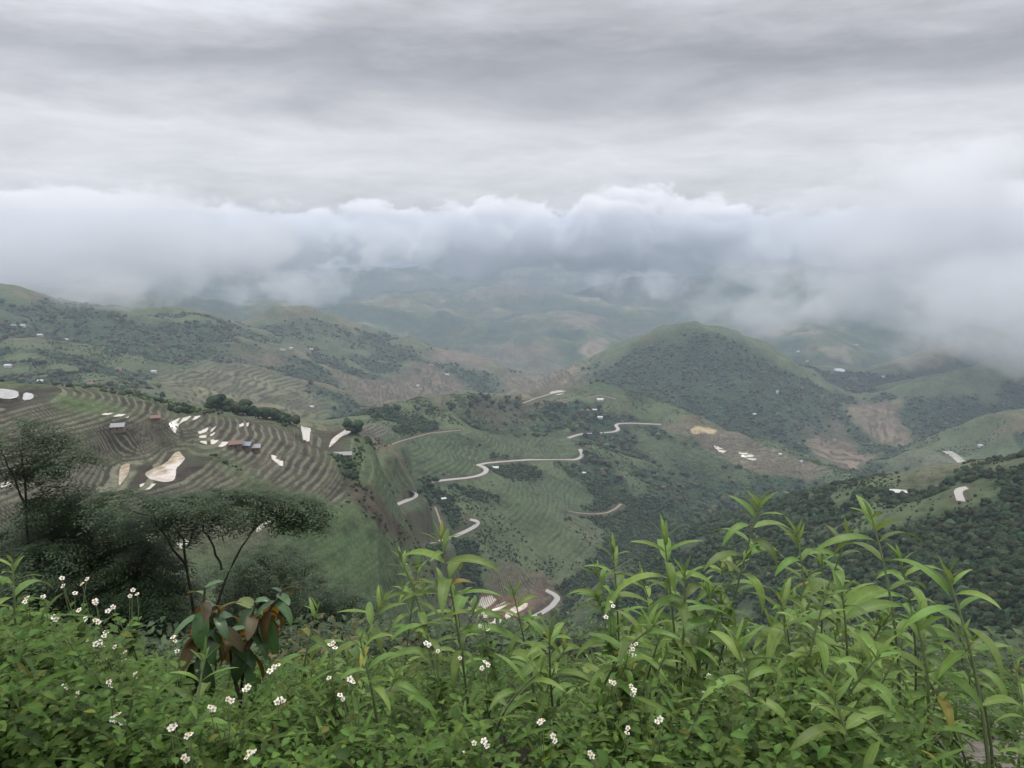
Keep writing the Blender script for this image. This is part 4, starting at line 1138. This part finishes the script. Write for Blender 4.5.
FLOWERS = [
 ([(62,578),(63,586),(87,579),(82,584),(75,593)], 2.6, 'white flowered weed reaching highest at the left, before the dark trees'),
 ([(133,590),(137,594),(130,596),(108,611),(113,607)], 2.6, 'white flowered weed with a tight bunch of blooms at its right-hand tip'),
 ([(43,597),(27,598),(25,602)], 2.5, 'white flowered weed at the left edge under the bright tufted shoot'),
 ([(95,601),(96,603),(79,610)], 2.5, 'white flowered weed between the highest one and the bunched one'),
 ([(54,617),(56,619),(85,619),(95,620),(98,622)], 2.4, 'white flowered weed with a level row of blooms on the left bush'),
 ([(106,632),(104,636),(88,640)], 2.4, 'white flowered weed with small blooms low in the left bush'),
 ([(100,642),(96,644),(103,646),(115,647),(125,652),(124,660)], 2.3, 'white flowered weed with a cluster of pale and yellowing blooms in the left bush'),
 ([(173,637),(175,641),(177,651)], 2.3, 'white flowered weed at the left of the rusty-leaved sapling'),
 ([(65,689),(63,687),(77,694),(109,682),(111,686),(136,675)], 2.0, 'white flowered weed spreading blooms by the dark hollow at the left'),
 ([(113,719),(118,714),(122,722),(116,721)], 1.9, 'white flowered weed with a dense tuft of blooms at the bottom left'),
 ([(171,728),(174,726),(187,736),(190,734),(184,757),(187,760)], 1.8, 'white flowered weed at the bottom edge left of the sapling foot'),
 ([(213,709),(210,707),(228,699),(232,701),(245,690),(248,687)], 1.9, 'white flowered weed with a slanting line of blooms at the sapling foot'),
 ([(278,665),(274,667),(270,671),(280,699),(277,702),(283,701)], 2.0, 'white flowered weed right of the sapling with blooms one above the other'),
 ([(333,643),(335,648),(330,645),(329,678)], 2.2, 'white flowered weed with one bright bloom between sapling and tall weeds'),
 ([(340,695),(343,699),(353,682),(350,679)], 2.0, 'white flowered weed next to the withered brown leaves'),
 ([(250,752),(247,757),(253,750)], 1.8, 'white flowered weed with three blooms at the bottom edge'),
 ([(426,643),(429,645),(438,651),(460,658)], 2.4, 'white flowered weed under the two long level leaves'),
 ([(483,613),(485,616),(480,626),(488,630)], 2.8, 'white flowered weed in front of the striped wet terraces'),
 ([(485,662),(488,665),(482,668)], 2.3, 'white flowered weed low in the gap before the lower road'),
 ([(474,743),(484,741),(487,746),(465,753)], 1.8, 'white flowered weed with four blooms at the bottom centre left'),
 ([(540,722),(543,720),(553,736),(555,741)], 1.9, 'white flowered weed at the bottom centre'),
 ([(592,756),(590,753),(627,733),(628,728)], 1.8, 'white flowered weed at the bottom, right of centre'),
 ([(611,602),(613,606),(609,608),(606,617)], 2.6, 'white flowered weed high up beside the notched-leaf weed'),
 ([(630,645),(633,649),(636,644),(628,651),(634,655)], 2.4, 'white flowered weed with the fullest bunch of blooms right of centre'),
 ([(614,683),(611,682),(631,686),(634,690),(633,694)], 2.1, 'white flowered weed with two yellow-centred blooms right of centre'),
 ([(705,693),(709,676)], 2.1, 'white flowered weed with two small blooms in the right clump'),
 ([(657,722),(660,719)], 1.9, 'white flowered weed nearest the bottom of the right clump'),
]
for k, (fl, D, lab) in enumerate(FLOWERS): flowering_weed(fl, lab, D, 500+k)

# ------------------------------------------------------------------ saplings with broad rusty-backed leaves
def sapling(stems, label, D, seed, extra=0):
    g = np.random.default_rng(seed); base_px = stems[0][0][0]
    b0 = at(base_px[0], base_px[1], D); bz = ground_z(b0[0], b0[1]); root = obj('broad_leaved_sapling', None, label=label, cat='sapling', group='saplings with rusty leaves'); root.location = (b0[0], b0[1], bz)
    off = np.array([b0[0], b0[1], bz]); paths = []; gb, rb = [], []
    for px, nl in stems:
        pts = np.array([at(u, v, D+0.05*(g.random()-.5)) for u, v in px])-off
        if px[0] == base_px: pts[0] = (0, 0, -0.03)
        k = len(pts); t = np.linspace(0, k-1, 14); P_ = np.stack([np.interp(t, range(k), pts[:, j]) for j in range(3)], 1)
        for _ in range(2): P_[1:-1] = (P_[:-2]+2*P_[1:-1]+P_[2:])/4
        paths.append((P_, np.linspace(.008, .0035, 14)))
        for j in range(nl):
            q = 13-0.55*j if j < 12 else 13-g.random()*6
            p = np.array([np.interp(q, range(14), P_[:, a]) for a in range(3)])
            (rb if g.random() < 0.30 else gb).append((p, j*2.4+g.random()*.5, max(-.9, 0.4-.14*j)+(g.random()-.5)*.4, (0.07+0.055*min(1, j/4))*(.8+.4*g.random())))
    for nm, lst, m_ in (('leaves', gb, M_BROAD), ('rusty_leaves', rb, M_RUST)):
        n = len(lst)
        if not n: continue
        B = leaf_batch(np.array([x[0] for x in lst]), np.array([x[1] for x in lst]), np.array([x[2] for x in lst]), np.array([x[3] for x in lst]), np.array([x[3]*(.36+.08*g.random()) for x in lst]),
                       0.5+.9*g.random(n), (g.random(n)-.5)*.9, leaf_tints(n, g, .25, .1), 8, 'ovate', .3, g)
        obj(nm, leaf_mesh(nm, [B]), root, m_)
    V, F = tube(paths, 7); obj('stem', mesh_np('stem', V, F, smooth=True), root, M_TWIG)
sapling([([(192,760),(194,700),(200,640),(205,588)], 16), ([(194,690),(210,650),(219,610)], 9)], 'sapling with big drooping leaves green above and rust below, left of its twin', 2.5, 900)
sapling([([(238,760),(240,700),(246,650),(255,602)], 15), ([(246,650),(262,622),(283,590)], 12), ([(240,700),(232,668),(228,632)], 7)], 'sapling with orange and yellow tinged leaves, right of its twin', 2.6, 901)

# ------------------------------------------------------------------ undergrowth that nobody could count
g = np.random.default_rng(5)
def low_extra(u): return np.interp(u, [0, 200, 330, 420, 540, 600, 940, 1000], [2, 12, 30, 45, 40, 75, 85, 30])
def undergrowth(name, n, Dlo, Dhi, ls, seed, label, leaves=13, top_off=(8, 150), hmax=0.9, shape='ovate', mat=None, hw=(0, 0), ns=3, wr=0.55):
    g = np.random.default_rng(seed); u = g.random(n*2)*1500-240; D = Dlo+(Dhi-Dlo)*g.random(n*2)**0.8
    vt = contour(u)+low_extra(u)+top_off[0]+(top_off[1]-top_off[0])*g.random(n*2)**0.9-38*fbm(u, D*90, 55, 2, seed=71)
    tip = np.stack([at(uu, vv, dd) for uu, vv, dd in zip(u, vt, D)])
    gz = hgt(tip[:, 0], tip[:, 1]); H = tip[:, 2]-gz
    ok = (H > 0.08) & (H < 1.5) & ~((u > 930+np.clip(700-vt, 0, 90)*.4) & (u < 1130) & (D < 2.7)); tip, gz, H = tip[ok][:n], gz[ok][:n], H[ok][:n]
    big = H > hmax; tip[big, 2] = gz[big]+hmax*(0.6+0.4*g.random(big.sum())); H = tip[:, 2]-gz
    n = len(tip); m = leaves
    q = g.random((n, m))**0.6
    base = np.repeat(tip[:, None], m, 1).astype(float)
    spread = 0.05*(1+hw[0])*(1.2-q)*np.minimum(1, H[:, None]/0.3)+0.012
    a = g.random((n, m))*6.283
    base[..., 0] += np.cos(a)*spread; base[..., 1] += np.sin(a)*spread
    base[..., 2] = gz[:, None]+H[:, None]*(0.25+0.75*q)
    base = base.reshape(-1, 3); N = n*m
    patch = fbm(base[:, 0], base[:, 1], .6, 2, seed=9)
    L = ls*(.5+.9*g.random(N))
    tn = leaf_tints(N, g, .35, .3); tn *= (1+.35*patch)[:, None]
    B = leaf_batch(base, a.ravel()+(g.random(N)-.5), .7-1.0*g.random(N), L, L*wr*(.8+.4*g.random(N)), .3+.9*g.random(N), (g.random(N)-.5)*1.0, tn, ns, shape, .25, g)
    st = []
    return obj(name, leaf_mesh(name, [B]), mat=mat or M_SMALL, label=label, kind='stuff')
undergrowth('undergrowth', 4600, 1.7, 4.8, .026, 21, 'thick low green weeds covering the bank', 17)
undergrowth('leafy_ground_cover', 1500, 1.5, 3.8, .045, 22, 'broader leaves among the low weeds', 10, (45, 210), .6)
undergrowth('bank_grass', 1800, 1.8, 5.0, .10, 23, 'thin grassy leaves among the weeds', 10, (20, 170), .9, 'lance', None, (0, 0), 4, .12)
# shrubs and creepers clothing the slope below the bank
def slope_cover(name, n, Dlo, Dhi, rad, per, ls, seed, label, mat, colm=1.0):
    g = np.random.default_rng(seed); a = (g.random(n)*104-52)*math.pi/180; D = np.exp(math.log(Dlo)+(math.log(Dhi)-math.log(Dlo))*g.random(n))
    x, y = D*np.sin(a), D*np.cos(a); z = hgt(x, y); r = rad*(.6+.8*g.random(n))*(D/20)**0.4
    c = np.stack([x, y, z], 1)
    d = g.normal(size=(n, per, 3)); d /= np.linalg.norm(d, axis=-1, keepdims=True); d[..., 2] = np.abs(d[..., 2])*.8
    base = (c[:, None]+d*r[:, None, None]*(.6+.5*g.random((n, per, 1)))).reshape(-1, 3); N = n*per
    tn = np.repeat(leaf_tints(n, g, .35, .3), per, 0)*(0.75+.5*g.random((N, 1)))*colm
    L = ls*(.6+.8*g.random(N))*np.repeat((D/20)**.5, per)
    B = leaf_batch(base, np.arctan2(d[..., 1], d[..., 0]).ravel()+(g.random(N)-.5), .5-g.random(N), L, L*.5, .3+.8*g.random(N), (g.random(N)-.5)*1.2, tn, 2, 'ovate', .2, g)
    return obj(name, leaf_mesh(name, [B]), mat=mat, label=label, kind='stuff')
slope_cover('bank_shrubs', 900, 4.5, 22, .38, 90, .11, 31, 'mixed green shrubs clothing the slope just below the bank', M_SMALL, .75)
slope_cover('slope_thicket', 1500, 18, 130, 1.25, 110, .26, 32, 'dark thicket on the steep slope under the viewpoint', M_TREE, 1.25)

# ------------------------------------------------------------------ feathery dark trees below the bank on the left
def feather_tree(trunks, pads, label, D, seed, name='feathery_tree', dens=1.0, base=None):
    """trunks: photo polylines; pads: (u, v, half width px, half height px) flat leaf layers"""
    g = np.random.default_rng(seed); ppm = FPX/D
    u0, v0 = trunks[0][0]; p0 = at(u0, v0, D); gz = ground_z(p0[0], p0[1])
    root = obj(name, None, label=label, cat='tree', group='feathery trees below the bank'); root.location = (p0[0], p0[1], gz)
    off = np.array([p0[0], p0[1], gz]); paths = []; ends = []
    for i, tr in enumerate(trunks):
        dd = D+(0 if i == 0 else (g.random()-.5)*1.5)
        pts = np.array([at(u, v, D if j == 0 else dd) for j, (u, v) in enumerate(tr)])-off
        if i == 0: pts = np.concatenate([[[0, 0, -0.3]], pts])
        k = len(pts); t = np.linspace(0, k-1, 12); P_ = np.stack([np.interp(t, range(k), pts[:, j]) for j in range(3)], 1)
        for _ in range(2): P_[1:-1] = (P_[:-2]+2*P_[1:-1]+P_[2:])/4
        P_[1:-1] += (g.random((10, 3))-.5)*.12
        r0 = (0.065 if i == 0 else 0.038)*(1+0.3*g.random()); paths.append((P_, np.linspace(r0, r0*.35, 12))); ends.append(P_)
    Bs = []
    for (u, v, w, h) in pads:
        dd = D+(g.random()-.5)*2.5; c = at(u, v, dd)-off; rx = w/ppm; rz = h/ppm; ry = rx*.9
        src = min((q for P_ in ends for q in P_[5:]), key=lambda q: np.linalg.norm(q-c))
        paths.append((curve3(src, (src+c)/2+np.array([0, 0, -.2*rx]), c, 7), np.linspace(.026, .010, 7)))
        for _ in range(4):
            a = g.random()*6.283; e = c+np.array([math.cos(a)*rx*.75, math.sin(a)*ry*.75, (g.random()-.3)*rz]); paths.append((curve3(c, (c+e)/2, e, 4), np.linspace(.014, .006, 4)))
        n = int(9000*dens*rx*ry/2.2); n = max(1800, min(n, 12000))
        # sprays: leaflets gathered along short radiating fronds
        nf = max(n//9, 10); a = g.random(nf)*6.283; rr = np.sqrt(g.random(nf)); rr = rr*(1+.35*np.sin(a*3+u)+.2*np.sin(a*7+v)); hole = fbm(np.cos(a)*rr*2.6+u, np.sin(a)*rr*2.6+v, 1.0, 2) > -.2
        a, rr = a[hole], rr[hole]; nf = len(a)
        fx = c[0]+np.cos(a)*rr*rx; fy = c[1]+np.sin(a)*rr*ry; fz = c[2]+rz*(1-np.minimum(rr, 1)**2)*.8+rz*(g.random(nf)-.5)*1.6
        fa_ = a+(g.random(nf)-.5)*1.6; fl = .45+.35*g.random(nf)
        k = 10; s = np.linspace(0, 1, k)[None]
        bx = fx[:, None]+np.cos(fa_)[:, None]*fl[:, None]*s; by = fy[:, None]+np.sin(fa_)[:, None]*fl[:, None]*s; bz = fz[:, None]-0.25*fl[:, None]*s**2
        base = np.stack([bx, by, bz], -1).reshape(-1, 3); N = len(base)
        az = (fa_[:, None]+np.where(np.arange(k) % 2 == 0, 1, -1)[None]*1.1).ravel()
        L = .11+.08*g.random(N)
        Bs.append(leaf_batch(base, az, .1-.4*g.random(N), L, L*.34, .2+.4*g.random(N), (g.random(N)-.5)*.8, np.repeat(leaf_tints(nf, g, .35, .2), k, 0), 2, 'ovate', .1, g))
    V, F = tube(paths, 6); obj('trunk', mesh_np('trunk', V, F, smooth=True), root, M_BARK)
    obj('crown', leaf_mesh('crown', Bs), root, M_TREE)
feather_tree([[(200,700),(197,625),(188,570),(184,540),(172,522)], [(188,570),(160,530),(150,515)], [(186,548),(200,520),(215,505)]],
             [(178,512,34,9),(150,522,24,8),(214,503,26,8),(120,505,22,8),(196,528,18,6)], 'thin dark tree with a flat airy crown, straight trunk just left of the leaning one', 27, 1)
feather_tree([[(198,705),(210,625),(222,585),(240,550),(256,522)], [(222,570),(205,530),(196,512)], [(248,536),(268,516),(290,508)]],
             [(258,508,34,9),(292,510,26,8),(232,502,22,7),(305,522,14,5)], 'leaning dark tree with a flat umbrella crown over the wet terrace', 26, 2)
feather_tree([[(30,690),(28,560),(24,490),(22,455)], [(26,510),(10,470),(2,450)], [(24,480),(45,462),(60,450)]],
             [(18,440,24,12),(48,448,20,9),(62,462,18,8),(0,470,22,12),(34,476,20,8)], 'tallest dark tree at the left edge, reaching up over the brown terraces', 30, 3, dens=.9)
LT = [
 (62,700,490,36,'dark tree second from the left edge with feathery layers'), (88,700,505,34,'thin trunked dark tree in the middle of the left grove'),
 (112,700,520,36,'dark tree in the left grove below the brown pond'), (140,700,535,36,'dark tree in the left grove beside the small white pool'),
 (8,700,520,32,'low dark tree at the very left edge'), (40,700,545,30,'lower dark tree in front of the tallest one at the left'),
 (160,700,560,32,'small dark tree filling the gap left of the straight trunk'), (270,700,552,32,'dark tree top right of the leaning trunk'),
 (305,700,560,30,'dark tree top behind the single young weed'), (235,700,566,30,'dark tree low behind the leaning trunk'),
 (100,700,570,34,'lower dark tree under the middle of the left grove'), (345,700,590,26,'small dark tree at the right end of the grove'),
 (20,700,575,36,'lowest dark tree at the left edge behind the bright tufted shoot'),
 (75,700,540,38,'wide dark tree in the heart of the left grove'), (128,700,585,36,'dark tree low in the grove behind the bunched white blooms'),
 (175,700,600,32,'low dark tree behind the rusty-leaved sapling'), (50,700,510,30,'dark tree just right of the tallest one at the left'),
]
g = np.random.default_rng(99)
for k, (u, vb, vt, w, lab) in enumerate(LT):
    D = 24+12*g.random(); tr = [[(u+g.integers(-8, 8), vb), (u+g.integers(-6, 6), (vb+vt)//2), (u, vt+10)]]
    tr.append([(tr[0][1][0], tr[0][1][1]), (u-w*.4, vt+25)]); tr.append([(u, (vb+vt)//2-20), (u+w*.5, vt+20)])
    pads = [(u+(g.random()-.5)*w*1.3, vt+6+q*11+g.random()*10, w*(.40+.35*g.random()), 8+6*g.random()) for q in range(9)]
    feather_tree(tr, pads, lab, D, 40+k, dens=.8)

# ------------------------------------------------------------------ separate trees on the hills
def hill_tree(u, v, h, label, group, seed, proto={}):
    p = hit(u, v, rmin=700)
    if p is None: return
    g = np.random.default_rng(seed); k = seed % 5
    if k not in proto:
        v_, f_ = ico(2); vs, fs, ts = [], [], []; o = 0
        for q in range(7):
            c = np.array([(g.random()-.5)*.62, (g.random()-.5)*.62, .62+(g.random()-.5)*.42]); r = .2+.14*g.random()
            V = v_*(1+.3*(g.random((len(v_), 1))-.5))*r*np.array([1.15, 1.15, .85])+c; vs.append(V); fs.append(f_+o); o += len(V)
            ts.append(np.repeat(tints(1, g, (0.034, 0.052, 0.026)), len(V), 0))
        cm = mesh_np('crown', np.concatenate(vs), np.concatenate(fs)); set_color(cm, 'tint', np.concatenate(ts)); cm.materials.append(CROWN)
        V, F = tube([(np.array([(0, 0, -.1), (.01, 0, .2), (0, .01, .45), (.03, 0, .7)]), np.array([.035, .03, .022, .01])), (np.array([(0, 0, .3), (.1, .05, .5), (.2, .1, .65)]), np.array([.018, .012, .006]))], 6)
        tm = mesh_np('trunk', V, F); tm.materials.append(M_BARK); proto[k] = (cm, tm)
    cm, tm = proto[k]
    root = obj('hillside_tree', None, label=label, cat='tree', group=group); root.location = (p[0], p[1], zfine(p[0], p[1])-.2)
    root.rotation_euler = (0, 0, g.random()*6.28); s = h*(.8+.4*g.random()); root.scale = (s*(.9+.4*g.random()), s, s)
    obj('crown', cm, root); obj('trunk', tm, root)
g = np.random.default_rng(61); q = 0
for (u0, u1, v0, v1, n, h, lab, grp) in [
 (214,262,452,468,16,11,'round dark tree in the grove beside the village among the terraces','village grove'),
 (258,300,452,476,10,10,'dark tree on the slope right of the village grove','trees right of the village'),
 (366,398,408,420,12,13,'bushy dark tree on the left part of the central crest','trees on the left of the central crest'),
 (414,462,405,414,10,10,'small dark tree along the middle of the central crest','trees along the central crest'),
 (468,520,398,410,14,13,'dark tree on the bushy brown knob of the central crest','trees on the brown knob'),
 (342,372,448,466,10,10,'dark tree below the curving wet terraces','trees below the curving terraces'),
 (545,600,402,425,16,11,'dark tree around the houses on the terraced knob','trees around the knob houses'),
 (420,445,480,505,6,9,'dark tree beside the hairpin road','trees beside the hairpin'),
 (584,596,452,462,5,10,'dark tree right after the sharp end of the long road','trees at the road end'),
]:
    for k in range(n):
        hill_tree(u0+(u1-u0)*g.random(), v0+(v1-v0)*g.random(), h, lab, grp, q); q += 1

# ------------------------------------------------------------------ stones and bare soil at the bottom corners
def stone(u, v, D, s, label, seed, mat, name='stone', sub=4, sink=.3):
    g = np.random.default_rng(seed); p = at(u, v, D); v_, f_ = ico(sub)
    n3 = np.sin(v_@np.array([3.1, 1.7, 2.3])+seed)*.12+np.sin(v_@np.array([-5.1, 6.7, 3.3])+seed)*.07+.05*np.sin(v_@np.array([14, -11, 17.]))+(g.random(len(v_))-.5)*.05
    V = v_*(1+n3[:, None])*np.array(s)
    o = obj(name, mesh_np(name, V, f_, smooth=False), mat=mat, label=label, cat='stone'); o.location = (p[0], p[1], ground_z(p[0], p[1])+s[2]*(1-sink)*.5)
    return o
def rock_mat(name, col, sc_):
    m_, T = material(name); co = T.n('ShaderNodeTexCoord').outputs['Object']
    n1 = T.noise(co, sc_, 8, .65); n2 = T.noise(co, sc_*6, 4, .6)
    c = T.ramp(n1, [(.3, tuple(x*.35 for x in col)+(1,)), (.5, col+(1,)), (.68, tuple(min(1, x*1.7) for x in col)+(1,))])
    b = T.n('ShaderNodeBsdfPrincipled', i={'Base Color': c, 'Roughness': .9})
    T.l(T.n('ShaderNodeBump', i={'Strength': .9, 'Distance': .02, 'Height': T.math('ADD', n1, T.math('MULTIPLY', n2, .4))}).outputs[0], b.inputs['Normal'])
    T.l(b.outputs[0], T.n('ShaderNodeOutputMaterial').inputs[0]); return m_
M_ROCK = rock_mat('brown_rock', (0.17, 0.13, 0.105), 9); M_SOIL = rock_mat('grey_gravel_soil', (0.26, 0.245, 0.22), 40)
stone(965, 748, 2.0, (.13, .08, .05), 'brown earthy rock in the bottom right corner', 4, M_ROCK)
stone(1015, 742, 2.1, (.13, .10, .035), 'flatter brown rock behind the earthy one at the right edge', 9, M_ROCK)
stone(2, 750, 1.75, (.075, .06, .05), 'grey brown stone in the dark hollow at the bottom left corner', 6, M_ROCK)
v_, f_ = ico(1); gp = []; g = np.random.default_rng(8)
NG = 2200; ug = 930+g.random(NG)*260; vg = 735+g.random(NG)*150; a_, t_ = ray(ug, vg); rg = np.minimum(1.8/np.maximum(t_*-1, .3), 3.0)
cx_ = rg*np.sin(a_); cy_ = rg*np.cos(a_); cz_ = hgt(cx_, cy_); s_ = .003+.008*g.random(NG)**2
V = (v_[None]*(s_[:, None, None])*(1+.4*(g.random((NG, len(v_), 1))-.5))*np.array([1, 1, .7])+np.stack([cx_, cy_, cz_+s_*.3], 1)[:, None]).reshape(-1, 3)
F = (f_[None]+(np.arange(NG)*len(v_))[:, None, None]).reshape(-1, 3)
obj('gravel', mesh_np('gravel', V, F), mat=M_SOIL, label='pale gravel on the bare corner', kind='stuff')
#@@END
